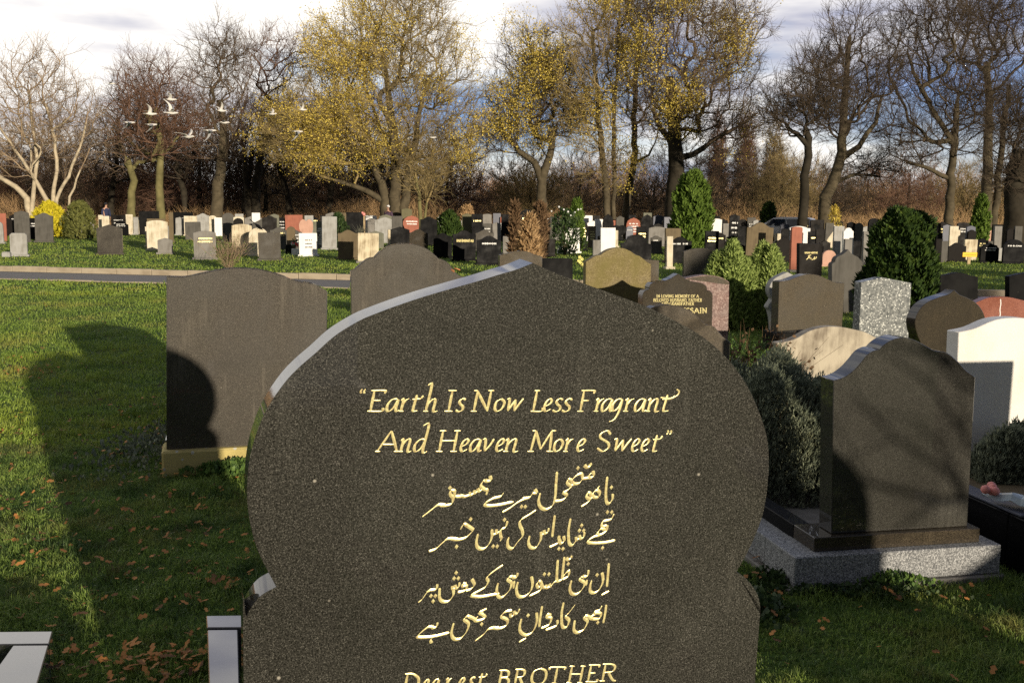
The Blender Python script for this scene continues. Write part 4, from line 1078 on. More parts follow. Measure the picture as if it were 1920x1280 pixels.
# black stepped kerbs left of O and the bouquet grave at right
r_ = root('grave_kerb', MO @ Matrix.Translation((-0.02, 2.25, 0)), 'black stepped granite kerb in shadow between the huge stone and the tall plinthed one', 'grave kerb')
box('lower_step', -0.05, 0.62, 0, 1.2, 0, 0.20, M['black'], r_); box('upper_step', 0.05, 0.60, 0.2, 1.2, 0.2, 0.36, M['black'], r_)
k0 = gp(1800, 1060); 
r_ = root('grave_kerb', Matrix.Translation((MO @ Vector((WO + 0.12, 0.0, 0))).to_tuple()) @ Matrix.Rotation(R(yo), 4, 'Z'), 'black granite grave box at the right edge with a grey rim painted as its lit top', 'grave kerb')
box('front_wall', 0.0, 1.0, -0.0, 0.12, 0, 0.26, M['black'], r_); box('side_wall', 0, 0.12, 0.123, 1.15, 0, 0.26, M['black'], r_)
box('soil_bed', 0.123, 0.998, 0.123, 1.15, 0, 0.235, M['brown'], r_); box('rim', 0.01, 0.11, 0.05, 1.12, 0.261, 0.275, M['slate'], r_);  # grey strip stands in for light on the black wall's top

# unseen headstones behind the photographer: dark ones shade the right, white ones are added for shade and reflections
def back_stone(x, y, w, h, code, label, mat='dark1', yaw=15):
    Mx = Matrix.Translation((x, y, 0)) @ Matrix.Rotation(R(yaw), 4, 'Z')
    r_ = root('headstone', Mx, label, 'headstone', HG)
    slab('slab', top_shape(code, w, h), 0.1, M[mat], r_); box('plinth', -w / 2 - .05, w / 2 + .05, -.06, .17, 0, .1, M['silver'], r_)
q_ = gp(30, 1075); BX = q_.x + 1.1 / math.tan(R(SUN_EL)) * math.sin(R(SUN_AZ)); BY = q_.y - 1.1 / math.tan(R(SUN_EL)) * math.cos(R(SUN_AZ))
for a in [(3.44, -0.2, 0.95, 1.38, 'round', 'round-topped dark headstone behind the photographer, nearest the right side', 'dark1'),
          (5.1, -0.9, 0.9, 1.02, 'arch', 'arched dark headstone behind the photographer, farther right than the round-topped one', 'dark1'),
          (BX, BY, 0.62, 1.1, 'shoulder', 'added white shouldered headstone, unseen directly behind the photographer', 'white'),
          (-0.9, -3.0, 0.8, 0.95, 'peak', 'added white peaked headstone, unseen behind the photographer to the left', 'white')]:
    back_stone(*a)

q_ = at(1877, 687, 5.4); q_ = q_ + Vector((tosun.x, tosun.y, tosun.z)) * 2.0
Mx = Matrix.Translation((q_.x - 0.5, q_.y, 0)) @ Matrix.Rotation(R(12), 4, 'Z')
r_ = root('headstone', Mx, 'flat-topped dark headstone just outside the right edge, shading the white marble one', 'headstone', HG)
slab('slab', top_shape('flat', 1.0, q_.z), 0.1, M['dark1'], r_); box('plinth', -.55, .55, -.06, .17, 0, .1, M['silver'], r_)
# ------------------------------------------------------------------ grass
def blades(name, n, sampler, hmin, hmax, wd, seed, m):
    r = np.random.default_rng(seed)
    X, Y = sampler(r, n); n = len(X)
    # clumping: shorter and denser tufts by a smooth pattern
    cl = 0.5 + 0.5 * np.sin(X * 3.1 + 1.7 * np.sin(Y * 2.3)) * np.sin(Y * 3.7 + 1.3 * np.sin(X * 1.9)); c2 = 0.5 + 0.5 * np.sin(X * 13 + 2 * np.sin(Y * 7)) * np.sin(Y * 11 + 2.1 * np.sin(X * 8 + 1))
    kp = r.random(n) < 0.45 + 0.55 * (c2 * .6 + cl * .4); X, Y, cl, c2 = X[kp], Y[kp], cl[kp], c2[kp]; n = len(X)
    h = (hmin + (hmax - hmin) * r.random(n) ** 1.6) * (0.5 + 0.5 * cl + 0.9 * c2 ** 3)
    a = r.random(n) * 2 * np.pi; lean = r.random(n) * 1.15 * h; la = r.random(n) * 2 * np.pi
    w = wd * (0.7 + 0.6 * r.random(n))
    dx, dy = np.cos(a) * w, np.sin(a) * w; lx, ly = np.cos(la) * lean, np.sin(la) * lean
    V = np.zeros((n, 5, 3))
    V[:, 0] = np.c_[X - dx, Y - dy, np.zeros(n)]; V[:, 1] = np.c_[X + dx, Y + dy, np.zeros(n)]
    V[:, 2] = np.c_[X - dx * .7 + lx * .35, Y - dy * .7 + ly * .35, h * .6]; V[:, 3] = np.c_[X + dx * .7 + lx * .35, Y + dy * .7 + ly * .35, h * .6]
    V[:, 4] = np.c_[X + lx, Y + ly, h * (1 - 0.25 * lean / h)]
    i = np.arange(n)[:, None] * 5
    F = np.concatenate([i + [0, 1, 3], i + [0, 3, 2], i + [2, 3, 4]])
    return mk_np(name, V.reshape(-1, 3), F, m)
def frustum(y0, y1, pad, dens_fall=1.0):
    def s(r, n):
        Y = y0 * (y1 / y0) ** r.random(n) if dens_fall else y0 + (y1 - y0) * r.random(n)
        k = 0.52 * Y + pad; X = (r.random(n) * 2 - 1) * k
        ok = np.ones(n, bool)
        # keep clear of the path
        q = (X - k1.x) * pn.x + (Y - k1.y) * pn.y
        ok &= ~((q < 0.16) & (q > -PW - 0.14))
        # keep clear of the plinth footprint
        inv = np.array(MO.inverted()); lx = inv[0, 0] * X + inv[0, 1] * Y + inv[0, 3]; ly = inv[1, 0] * X + inv[1, 1] * Y + inv[1, 3]
        ok &= ~((lx > 0) & (lx < WO) & (ly > 0) & (ly < 2.2))
        return X[ok], Y[ok]
    return s
M['grass'] = veg('grass_blades', (0.070, 0.125, 0.024), (0.34, 0.48, 0.085), 0.5, 0.9, 0.35, 0.3, (0.46, 0.48, 0.15), 60, [(0.9, (0.30, 0.27, 0.07), 0.5, 0.68, 0.75), (2.3, (0.06, 0.12, 0.02), 0.52, 0.66, 0.8), (0.35, (0.34, 0.40, 0.05), 0.5, 0.65, 0.5)])
M['grassn'] = veg('grass_blades_near', (0.062, 0.110, 0.028), (0.30, 0.42, 0.085), 0.5, 2.2, 0.35, 0.3, (0.44, 0.44, 0.17), 90, [(1.3, (0.28, 0.24, 0.08), 0.52, 0.68, 0.8), (3.2, (0.05, 0.10, 0.03), 0.5, 0.64, 0.8), (5.0, (0.14, 0.09, 0.04), 0.60, 0.70, 0.7)])
for nm, n, y0, y1, pad, h0, h1, w_, sd_, mm in (('grass', 600000, 1.9, 6.5, 1.7, 0.015, 0.055, 0.0022, 1, 'grassn'), ('grass', 380000, 6.5, 18.8, 2.2, 0.02, 0.06, 0.004, 2, 'grass'), ('grass', 220000, 18, 62, 6.0, 0.03, 0.075, 0.011, 3, 'grass')):
    o = blades(nm, n, frustum(y0, y1, pad), h0, h1, w_, sd_, M[mm]); tag(o, kind='stuff')

# leaf litter
def litter(name, n, pts, size, m, seed):
    r = np.random.default_rng(seed); P = pts(r, n); n = len(P)
    a = r.random(n) * 6.283; s = size * (0.5 + r.random(n)); ti = (r.random((n, 2)) - .5) * 1.2
    sh = np.array([(0, -1), (.5, -.55), (.28, -.1), (.62, .3), (0, 1), (-.55, .35), (-.25, 0), (-.5, -.6)])
    c, sn = np.cos(a), np.sin(a)
    V = np.zeros((n, 8, 3))
    for j, (u_, v_) in enumerate(sh):
        x_ = (u_ * c - v_ * sn) * s * .8; y_ = (u_ * sn + v_ * c) * s
        V[:, j] = np.c_[P[:, 0] + x_, P[:, 1] + y_, P[:, 2] + (x_ * ti[:, 0] + y_ * ti[:, 1]) * .8 + s * .3]
    i = np.arange(n)[:, None] * 8
    return mk_np(name, V.reshape(-1, 3), i + np.arange(8)[None], m)
M['litter'] = veg('fallen_leaves', (0.10, 0.055, 0.025), (0.58, 0.25, 0.07), 0.7, 3.0, 0.15, 0.2, (0.50, 0.28, 0.08), 18)
def lit_pts(r, n):
    out = []
    def patch(px, py, rx, ry, k, z=0.03):
        c_ = gp(px, py); 
        for _ in range(k):
            g_ = gp(px + r.normal() * rx, py + abs(r.normal()) * ry * (1 if r.random() > .5 else -1)); out.append((g_.x, g_.y, z * (0.5 + r.random())))
    patch(30, 690, 60, 14, 110); patch(55, 1000, 45, 60, 80); patch(60, 830, 50, 30, 40); patch(110, 1110, 60, 50, 26); patch(230, 970, 110, 40, 70); patch(320, 1060, 120, 70, 90)
    patch(200, 1255, 150, 22, 90); patch(330, 1258, 60, 22, 70); patch(430, 1090, 40, 20, 22); patch(250, 840, 60, 50, 60); patch(270, 800, 40, 40, 50); patch(100, 580, 120, 30, 20)
    patch(1560, 1190, 130, 50, 14); patch(1680, 1120, 100, 14, 16); patch(1830, 1230, 100, 40, 6); patch(1430, 1120, 30, 30, 24)
    for _ in range(420):
        Y = 3 + 14 * r.random(); out.append(((r.random() * 2 - 1) * .52 * Y, Y, 0.03))
    return np.array(out)
o = litter('leaf_litter', 0, lit_pts, 0.018, M['litter'], 4); tag(o, kind='stuff')
lf = pM.o + pM.u * 0 + Vector((0, 0, 0))
for i_, (px_, py_, s_) in enumerate(((862, 523, 0.007), (871, 520, 0.005))):
    a_, b__ = pM.loc(px_, py_ + 6); P_ = pM.M @ Vector((a_, 0.045, b__ + 0.014))
    leaf('dry_leaf', P_, s_, M['leaf'], ['larger dry curled leaf resting on the sloping top of the huge inscribed stone', 'smaller dry leaf bit right beside the larger leaf on the huge inscribed stone'][i_], 0.5 + i_)

# low weeds in clumps: broad little leaves
def clump(name, c, rx, ry, hmax, n, size, m, label, cat='plant', seed=0, up=0.6, grp=None, stems=8, elong=1.0, stemm=None):
    r = np.random.default_rng(seed)
    rt = root(name, Matrix.Translation((c[0], c[1], 0)), label, cat, grp)
    u = r.normal(size=(n, 2)) * 0.45; u = np.clip(u, -1, 1)
    rad = np.sqrt((u ** 2).sum(1)); z0 = c[2] if len(c) > 2 else 0
    zz = z0 + hmax * (1 - 0.6 * np.clip(rad, 0, 1)) * r.random(n) ** 0.7
    P = np.c_[u[:, 0] * rx, u[:, 1] * ry, zz]
    D = r.normal(size=(n, 3)); D[:, 2] = np.abs(D[:, 2]) + up * 2; D /= np.linalg.norm(D, axis=1)[:, None]
    A = np.cross(D, r.normal(size=(n, 3))); A /= np.linalg.norm(A, axis=1)[:, None] + 1e-9
    s = size * (0.6 + 0.8 * r.random(n))[:, None]
    V = np.stack([P, P + D * s * .5 * elong + A * s * .42, P + D * s * elong, P + D * s * .5 * elong - A * s * .42], 1)
    F = np.arange(n)[:, None] * 4 + np.arange(4)[None]
    mk_np('foliage', V.reshape(-1, 3), F, m, rt)
    seg0 = []; seg1 = []
    for k_ in range(stems):
        e_ = np.array((r.normal() * rx * .35, r.normal() * ry * .35, z0 + hmax * (.6 + .4 * r.random()))); b_ = np.array((e_[0] * .4, e_[1] * .4, 0)); mmid = (e_ + b_) / 2 + r.normal(size=3) * .03 * hmax
        seg0 += [b_, mmid]; seg1 += [mmid, e_]
    tubes('stem', np.array(seg0), np.array(seg1), np.full(len(seg0), .004 + hmax * .004), np.full(len(seg0), .002 + hmax * .002), 3, stemm or M['bark'], rt)
    return rt
def tubes(name, P0, P1, r0, r1, k, m, parent=None):
    d = P1 - P0; l = np.linalg.norm(d, axis=1)[:, None] + 1e-9; d = d / l
    h = np.where(np.abs(d[:, 2:3]) < .9, np.array([[0, 0, 1.0]]), np.array([[1.0, 0, 0]]))
    a = np.cross(d, h); a /= np.linalg.norm(a, axis=1)[:, None] + 1e-9; b = np.cross(d, a)
    n = len(P0); ang = np.arange(k) * 2 * np.pi / k
    ring = a[:, None] * np.cos(ang)[None, :, None] + b[:, None] * np.sin(ang)[None, :, None]
    e = d[:, None] * (np.minimum(r0, r1) * 0.5)[:, None, None]
    V = np.concatenate([P0[:, None] - e + ring * r0[:, None, None], P1[:, None] + e + ring * r1[:, None, None]], 1)
    i = np.arange(n)[:, None, None] * 2 * k; j = np.arange(k)[None, :, None]; jn = (j + 1) % k
    F = np.concatenate([i + j, i + jn, i + k + jn, i + k + j], 2).reshape(-1, 4)
    return mk_np(name, V.reshape(-1, 3), F, m, parent, smooth=True)

M['bark'] = flat('dark_bark', (0.085, 0.070, 0.045), 0.9, var=0.35, scale=3, spec=0.15)
M['barkg'] = flat('mossy_bark', (0.15, 0.135, 0.06), 0.9, var=0.35, scale=2, spec=0.15)
M['barkp'] = flat('pale_birch_bark', (0.42, 0.36, 0.26), 0.8, var=0.25, scale=4, spec=0.15)
M['barkd'] = flat('very_dark_bark', (0.035, 0.030, 0.022), 0.9, var=0.3, scale=3, spec=0.1)
M['twig'] = flat('brown_twigs', (0.135, 0.10, 0.068), 0.85, var=0.3, scale=1.2, spec=0.1)
M['twigr'] = flat('reddish_twigs', (0.165, 0.098, 0.068), 0.85, var=0.3, scale=1.2, spec=0.1)
M['twigd'] = flat('dark_twigs', (0.075, 0.058, 0.042), 0.85, var=0.3, scale=1.2, spec=0.1)
M['twigo'] = flat('olive_twigs', (0.26, 0.20, 0.095), 0.85, var=0.3, scale=1.2, spec=0.1)
M['twigp'] = flat('pale_twigs', (0.30, 0.225, 0.15), 0.85, var=0.25, scale=1.5, spec=0.1)
M['aut'] = veg('autumn_leaves', (0.42, 0.33, 0.06), (0.86, 0.68, 0.15), 0.6, 0.35, 0.3, 0.2, (0.95, 0.72, 0.22), 6)
M['twigl'] = M['twig']

M['russet'] = flat('russet_brush', (0.38, 0.24, 0.15), 0.9, var=0.5, scale=0.25, spec=0.1)
M['brush'] = flat('sunlit_brush', (0.44, 0.29, 0.15), 0.9, var=0.5, scale=0.35, spec=0.1)
def grow(seed, trunks, blobs, ntar, up=0.5, seg=0.6, shell=0.35, start=0.0):
    """grow a branch graph from trunk polylines into the blobs (cx,cy,cz,rx,ry,rz,weight)"""
    r = np.random.default_rng(seed)
    MAXN = 60000
    P = np.zeros((MAXN, 3)); par = np.full(MAXN, -1); br = np.zeros((MAXN, 3)); ok = np.zeros(MAXN, bool); n = 0; base = []
    tr_rad = {}
    for T, r0, r1, zfree in trunks:
        T = [np.array(p, float) for p in T]; pr = -1
        Q = []
        for a, b in zip(T[:-1], T[1:]):
            k = max(2, int(np.linalg.norm(b - a) / 0.5))
            Q += [a + (b - a) * i / k for i in range(k)]
        Q.append(T[-1])
        for i, q in enumerate(Q):
            P[n] = q + (r.normal(size=3) * 0.03 * (i > 0)); par[n] = pr; ok[n] = q[2] >= zfree
            br[n] = (Q[min(i + 1, len(Q) - 1)] - Q[max(i - 1, 0)]); br[n] /= np.linalg.norm(br[n]) + 1e-9
            tr_rad[n] = r0 + (r1 - r0) * i / (len(Q) - 1) + (0.35 * r0 * max(0, 1 - i * .6) if i < 2 and Q[0][2] < .1 else 0)
            pr = n; n += 1
    w = np.array([b[6] for b in blobs], float); w /= w.sum()
    bi = r.choice(len(blobs), ntar, p=w); B = np.array([b[:6] for b in blobs])[bi]
    u = r.normal(size=(ntar, 3)); u /= np.linalg.norm(u, axis=1)[:, None]
    rad = r.random(ntar)[:, None] ** shell * (1 + .3 * (r.random(ntar)[:, None] > .72) * r.random(ntar)[:, None])
    T = B[:, :3] + u * rad * B[:, 3:6]
    T = T[T[:, 2] > 0.6]
    c0 = P[0]; o = np.argsort(np.linalg.norm((T - P[:n].mean(0)) * [1, 1, .8], axis=1) + r.random(len(T)) * 1.0)
    nt0 = n; tips = []
    for t in T[o]:
        d = t - P[:n]; l = np.linalg.norm(d, axis=1) + 1e-6
        cosb = (d * br[:n]).sum(1) / l
        cost = l * (1.35 - 0.55 * cosb) + np.maximum(0, -d[:, 2]) * up * 1.5
        cost[~ok[:n]] = 1e9
        j = int(np.argmin(cost)); L = l[j]
        if L < 0.25: continue
        k = max(2, int(L / seg)); a = P[j]; c1 = a + br[j] * L * 0.42 + np.array((0, 0, 0.06 * L)); pr = j
        for i in range(1, k + 1):
            s = i / k; q = (1 - s) ** 2 * a + 2 * s * (1 - s) * c1 + s * s * t + r.normal(size=3) * 0.055 * min(1, L / 3) * (i < k)
            if n >= MAXN - 1: break
            P[n] = q; par[n] = pr; dd = q - P[pr]; br[n] = dd / (np.linalg.norm(dd) + 1e-9); ok[n] = True; pr = n; n += 1
        tips.append(pr)
    P = P[:n]; par = par[:n]; br = br[:n]
    return P, par, br, tr_rad, nt0
def radii(P, par, tr_rad, tip=0.008, ex=2.35):
    n = len(P); acc = np.zeros(n)
    for i in range(n - 1, -1, -1):
        v = acc[i] if acc[i] > 0 else tip ** ex
        acc[i] = v
        if par[i] >= 0: acc[par[i]] += v * 1.0
    R_ = acc ** (1 / ex)
    return R_
def tree(name, label, D, trunks, blobs, ntar, mats, seed, cat='tree', group=None, twn=5, twl=0.9, leaves=None, leafsize=0.10, tr=0.015, up=0.5, dfac=0.8, seg=0.6, basepx=None, twt=0.0065, shell=0.5, limbmax=None, leaf_mat='aut'):
    """trunks: [( [(px,py,dy),...], r0, r1, py_free )] - first point on the ground; blobs: (px,py,rx,ry,weight[,dy]) in photo pixels at distance D"""
    bx = at(trunks[0][0][0][0], 400, D).x; org = np.array((bx, D, 0.0))
    TT = []
    for pts, r0, r1, pf in trunks:
        Q = []
        for i, q in enumerate(pts):
            y = D + (q[2] if len(q) > 2 else 0); v = at(q[0], q[1], y)
            Q.append(np.array((v.x, y, 0.0 if (i == 0 and q[1] > 395) else v.z)) - org)
        TT.append((Q, r0, r1, at(960, pf - ROLL * (960 - pts[0][0]), D).z))
    BB = []
    for b in blobs:
        dy = b[5] if len(b) > 5 else 0; v = at(b[0], b[1], D + dy); s = D / FPX
        BB.append((v.x - org[0], dy, v.z, b[2] * s, max(b[2], 40) * s * dfac, b[3] * s, b[4]))
    P, par, br, trr, nt0 = grow(seed, TT, BB, ntar, up, seg, shell)
    Rr = radii(P, par, trr, tr)
    r0max = max(t_[1] for t_ in TT)
    f = min(1.0, r0max * 0.85 / max(Rr.max(), 1e-6))
    Rr = np.maximum(Rr * (f if f < 1 else 1), tr * 0.8)
    for i, v in trr.items(): Rr[i] = max(v, Rr[i] * 0.9)
    if limbmax: 
        q = np.arange(len(Rr)) >= nt0; Rr[q] = np.minimum(Rr[q], limbmax)
    rt = root(name, Matrix.Translation(org.tolist()), label, cat, group)
    i1 = np.where(par >= 0)[0]; p0 = P[par[i1]]; p1 = P[i1]; ra = np.minimum(Rr[par[i1]], Rr[i1] * 1.35); rb = Rr[i1]
    tk = i1 < nt0; ra[tk] = Rr[par[i1]][tk]
    big = rb > max(0.05, r0max * 0.22)
    tubes('trunk', p0[big], p1[big], ra[big], rb[big], 8, mats[0], rt)
    # twigs from every thin node
    r = np.random.default_rng(seed + 99)
    thin = np.where((Rr < max(0.045, tr * 4)) & (np.arange(len(P)) >= nt0))[0]
    src = np.repeat(thin, twn)
    if basepx is None: src = src[r.random(len(src)) < 0.62]; L0 = 1.2
    n = len(src)
    dirn = br[src] * 1.2 + r.normal(size=(n, 3)) * 0.36 + np.array((0, 0, 0.28)); dirn /= np.linalg.norm(dirn, axis=1)[:, None]
    L = twl * 1.15 * (0.35 + 0.9 * r.random(n)); a = P[src]; m1 = a + dirn * (L * .5)[:, None]
    d2 = dirn + r.normal(size=(n, 3)) * 0.3 + np.array((0, 0, .12)); d2 /= np.linalg.norm(d2, axis=1)[:, None]
    e1 = m1 + d2 * (L * .5)[:, None]
    d3 = dirn + r.normal(size=(n, 3)) * 0.65; d3 /= np.linalg.norm(d3, axis=1)[:, None]
    e2 = m1 + d3 * (L * .45)[:, None]
    S0 = np.concatenate([a, m1, m1]); S1 = np.concatenate([m1, e1, e2])
    o1 = np.full(n, twt * 1.25); o2 = np.full(n, twt); o3 = np.full(n, twt * .7)
    A0 = np.concatenate([p0[~big], S0]); A1 = np.concatenate([p1[~big], S1])
    B0 = np.concatenate([ra[~big], o1, o2, o2]); B1 = np.concatenate([rb[~big], o2, o3, o3])
    tubes('crown', A0, A1, B0, B1, 3, mats[1], rt)
    if leaves:
        cnt, fn = leaves
        E = np.concatenate([e1, e2, m1]); pr = fn(E + org); k = r.random(len(E)) < pr; E = E[k]
        if len(E) > cnt: E = E[r.choice(len(E), cnt, replace=False)]
        # three or so leaves at each twig end
        E = np.repeat(E, 4, 0) + r.normal(size=(len(E) * 4, 3)) * 0.15; n = len(E)
        A = r.normal(size=(n, 3)); A /= np.linalg.norm(A, axis=1)[:, None]; Bv = np.cross(A, r.normal(size=(n, 3))); Bv /= np.linalg.norm(Bv, axis=1)[:, None]
        s = leafsize * (0.55 + 0.8 * r.random(n))[:, None]
        V = np.stack([E - A * s * .6, E + Bv * s * .45, E + A * s * .6, E - Bv * s * .45], 1)
        mk_np('foliage', V.reshape(-1, 3), np.arange(n)[:, None] * 4 + np.arange(4)[None], M[leaf_mat], rt)
    return rt
def nz(E, f=0.55, ph=0.0):
    return np.sin(E[:, 0] * f + ph) * np.sin(E[:, 1] * f * .9 + 1.3 * ph) + np.sin(E[:, 2] * f * 1.3 + 2 + ph) * np.sin(E[:, 0] * f * 1.7 + E[:, 1] * .3)
def topx(E):
    d = E - np.array((0, 0, H)); w_ = d @ _f; return 960 + FPX * (d @ _r) / w_, 640 - FPX * (d @ _u) / w_

# --- the named trees, left to right
tree('birch_tree', 'pale many-stemmed birch at the far left edge, leaning out of the golden bush', 62,
     [([(62, 400), (50, 372), (30, 350), (-20, 318), (-60, 280)], 0.24, 0.08, 372), ([(58, 400), (62, 360), (70, 300), (60, 230), (52, 160)], 0.16, 0.05, 360),
      ([(94, 402), (88, 375), (62, 330), (20, 270), (0, 240)], 0.17, 0.06, 372), ([(97, 402), (99, 365), (108, 320), (102, 262), (88, 200)], 0.16, 0.05, 370),
      ([(98, 402), (106, 372), (128, 330), (150, 280), (165, 215)], 0.14, 0.05, 370), ([(126, 402), (132, 370), (150, 320), (168, 280)], 0.10, 0.04, 365)],
     [(60, 190, 110, 95, 1), (30, 250, 110, 90, .8), (130, 230, 70, 90, .7), (60, 130, 60, 55, .3)], 800, (M['barkp'], M['twigp']), 11, twn=3, twl=1.1, tr=0.016, dfac=.6, limbmax=.055)
tree('bare_tree', 'olive-trunked bare tree at the left, first straight trunk right of the green bush', 66, [([(246, 412), (246, 380), (250, 340), (240, 300)], .30, .20, 340)],
     [(235, 250, 75, 75, 1), (260, 190, 60, 60, .8)], 600, (M['barkg'], M['twig']), 12, twn=3, twl=1.0)
tree('bare_tree', 'pale-trunked bare tree at left behind the flying gulls, second straight trunk', 64, [([(300, 412), (300, 370), (298, 330), (302, 270), (296, 235)], .30, .17, 300)],
     [(290, 190, 80, 80, 1), (300, 240, 90, 60, .8), (270, 150, 50, 50, .4)], 800, (M['barkg'], M['twigr']), 13, twn=3, twl=1.2)
tree('bare_tree', 'tallest bare tree of the left group, open crown against white sky', 68, [([(404, 412), (408, 360), (418, 290), (418, 230), (412, 190)], .46, .22, 300)],
     [(405, 150, 62, 95, 1), (425, 100, 50, 55, .6), (420, 240, 80, 70, .6)], 700, (M['bark'], M['twig']), 14, twn=4, twl=1.1)
tree('bare_tree', 'tall bare tree between the tallest left one and the big yellow maple', 72, [([(478, 412), (480, 350), (490, 280), (510, 220)], .36, .2, 320), ([(470, 412), (462, 350), (458, 290)], .28, .16, 330)],
     [(515, 130, 75, 75, 1), (500, 210, 80, 80, 1), (560, 110, 55, 50, .5)], 850, (M['barkd'], M['twigr']), 15, twn=3, twl=1.1)
for k_, (tx, s1, lab) in enumerate(((352, -8, 'dark bare tree between the pale trunk and the tallest left tree'), (455, 6, 'dark bare trunk just right of the tallest left tree'), (548, -10, 'dark leaning trunk below the left lobe of the yellow maple'), (612, 8, 'dark trunk in shade under the yellow maple, left of its own trunks'), (205, 5, 'small dark bare tree behind the standing person at left'))):
    tree('bare_tree', lab, 76 + k_, [([(tx, 408), (tx + s1, 360), (tx + s1 * 2.5, 310), (tx + s1 * 3, 280)], .30, .16, 345)], [(tx + s1 * 3, 250, 75, 70, 1), (tx, 300, 70, 45, .8)], 520, (M['barkd'], M['twigd'] if k_ != 4 else M['twig']), 30 + k_, twn=3, twl=1.1)
def lf_maple(E):
    X, Y = topx(E); p = 0.34 + 0.6 * nz(E, .8) + np.where(X < 700, .30, 0) + np.where((X < 640) & (Y > 190), .25, 0) - np.where(X > 800, .28, 0) - np.where(Y < 90, .12, 0)
    return np.clip(p, 0.03, .95)
tree('maple_tree', 'huge spreading maple with yellow leaves, widest crown left of centre', 60,
     [([(742, 412), (741, 370), (742, 320), (738, 250), (728, 170), (715, 90)], .42, .10, 330), ([(724, 412), (722, 375), (716, 345), (700, 310), (680, 260)], .36, .16, 350), ([(757, 412), (760, 372), (765, 330), (778, 270), (790, 190)], .34, .12, 340), ([(716, 375), (690, 358), (650, 344), (600, 330)], .20, .08, 372), ([(762, 350), (800, 335), (850, 322)], .14, .06, 350)],
     [(700, 210, 150, 120, 1.2), (590, 255, 100, 75, 1.1), (745, 80, 130, 90, 1), (830, 190, 95, 120, .8), (760, 20, 95, 60, .5), (640, 120, 80, 80, .45), (780, 290, 110, 50, .4)], 2400, (M['bark'], M['twigo']), 21,
     twn=5, twl=1.0, leaves=(15500, lf_maple), leafsize=0.072, up=.35, dfac=.85)
def lf_b(E):
    X, Y = topx(E); p = 0.30 + 0.9 * nz(E, .8, 1.1) + np.where(np.abs(X - 1000) < 45, .15, 0) + np.where(Y < 130, -.15, 0)
    return np.clip(p, 0.0, .9)
tree('autumn_tree', 'spreading tree with patches of yellow leaves and a forked mossy trunk, right of the maple', 62,
     [([(1015, 412), (1015, 370), (1018, 335), (1030, 290), (1040, 240)], .40, .16, 330), ([(1015, 340), (1000, 305), (975, 285), (960, 262)], .24, .12, 320)],
     [(1000, 215, 105, 75, 1), (1010, 130, 95, 80, .9), (1050, 170, 60, 70, .5), (935, 250, 50, 40, .3)], 1000, (M['bark'], M['twigd']), 22, twn=5, twl=1.0, leaves=(7500, lf_b), leafsize=.078, limbmax=.2)
def lf_c(E):
    X, Y = topx(E); p = 0.32 + 0.9 * nz(E, .7, 2.2) + np.where(Y < 80, -.08, 0)
    return np.clip(p, 0.0, .9)
tree('autumn_tree', 'slender yellow-leaved tree with ivy at its foot, left one of the pair', 60,
     [([(1138, 414), (1138, 370), (1132, 310), (1124, 240), (1118, 150), (1110, 60)], .24, .09, 350), ([(1150, 412), (1152, 340), (1150, 250), (1156, 140), (1160, 40)], .15, .06, 340)],
     [(1110, 60, 65, 85, 1), (1100, 160, 60, 70, .9), (1150, 120, 60, 110, 1), (1100, 240, 70, 55, .5), (1145, 310, 50, 50, .5), (1170, 0, 60, 50, .6)], 1200, (M['bark'], M['twigo']), 23, twn=4, twl=.9, leaves=(11000, lf_c), leafsize=.075, dfac=.7)
tree('autumn_tree', 'slender upright yellow-leaved tree with a curved side limb, right one of the pair', 63,
     [([(1172, 414), (1176, 370), (1190, 300), (1188, 220), (1196, 120), (1205, 40)], .26, .09, 345), ([(1190, 305), (1215, 292), (1228, 268)], .09, .05, 300)],
     [(1200, 70, 60, 90, 1), (1200, 180, 55, 80, .9), (1195, 10, 70, 50, .5)], 800, (M['bark'], M['twigo']), 24, twn=4, twl=.9, leaves=(8000, lf_c), leafsize=.075, dfac=.7)
def lf_d(E):
    X, Y = topx(E); p = 0.34 + 0.9 * nz(E, .6, .4) - np.where(X > 1320, .5, 0)
    return np.clip(p, 0.0, .9)
tree('autumn_tree', 'massive dark-trunked tree, yellow leaves at left, long bare limbs to the right', 58,
     [([(1262, 414), (1264, 370), (1268, 330), (1268, 285), (1262, 230), (1255, 150)], .66, .24, 320), ([(1268, 300), (1300, 290), (1340, 262), (1380, 240), (1415, 215)], .20, .07, 295), ([(1262, 270), (1240, 240), (1222, 205)], .2, .1, 280)],
     [(1250, 120, 80, 110, 1), (1270, 210, 70, 70, .7), (1340, 160, 90, 100, .9), (1370, 60, 75, 80, .7), (1290, 10, 90, 60, .7), (1370, 240, 70, 45, .4)], 1600, (M['barkd'], M['twig']), 25, twn=4, twl=1.0, leaves=(8500, lf_d), leafsize=.078, limbmax=.26)
for k_, (tx, rx, top, lab) in enumerate(((1345, 14, 215, 'faint distant poplar behind the bare limbs, left of three'), (1397, 14, 205, 'faint distant poplar, tallest and middle of three'), (1452, 16, 235, 'distant olive-tinted poplar left of the crooked tree'))):
    tree('poplar_tree', lab, 150, [([(tx, 408), (tx, 330), (tx, top + 20)], .35, .06, 385)], [(tx, (top + 385) / 2, rx, (385 - top) / 2, 1), (tx, 340, rx, 50, .6)], 480, (M['twigr'], M['twigr'] if k_ < 2 else M['twigo']), 40 + k_, twn=6, twl=1.5, twt=.016, tr=.03, dfac=1)
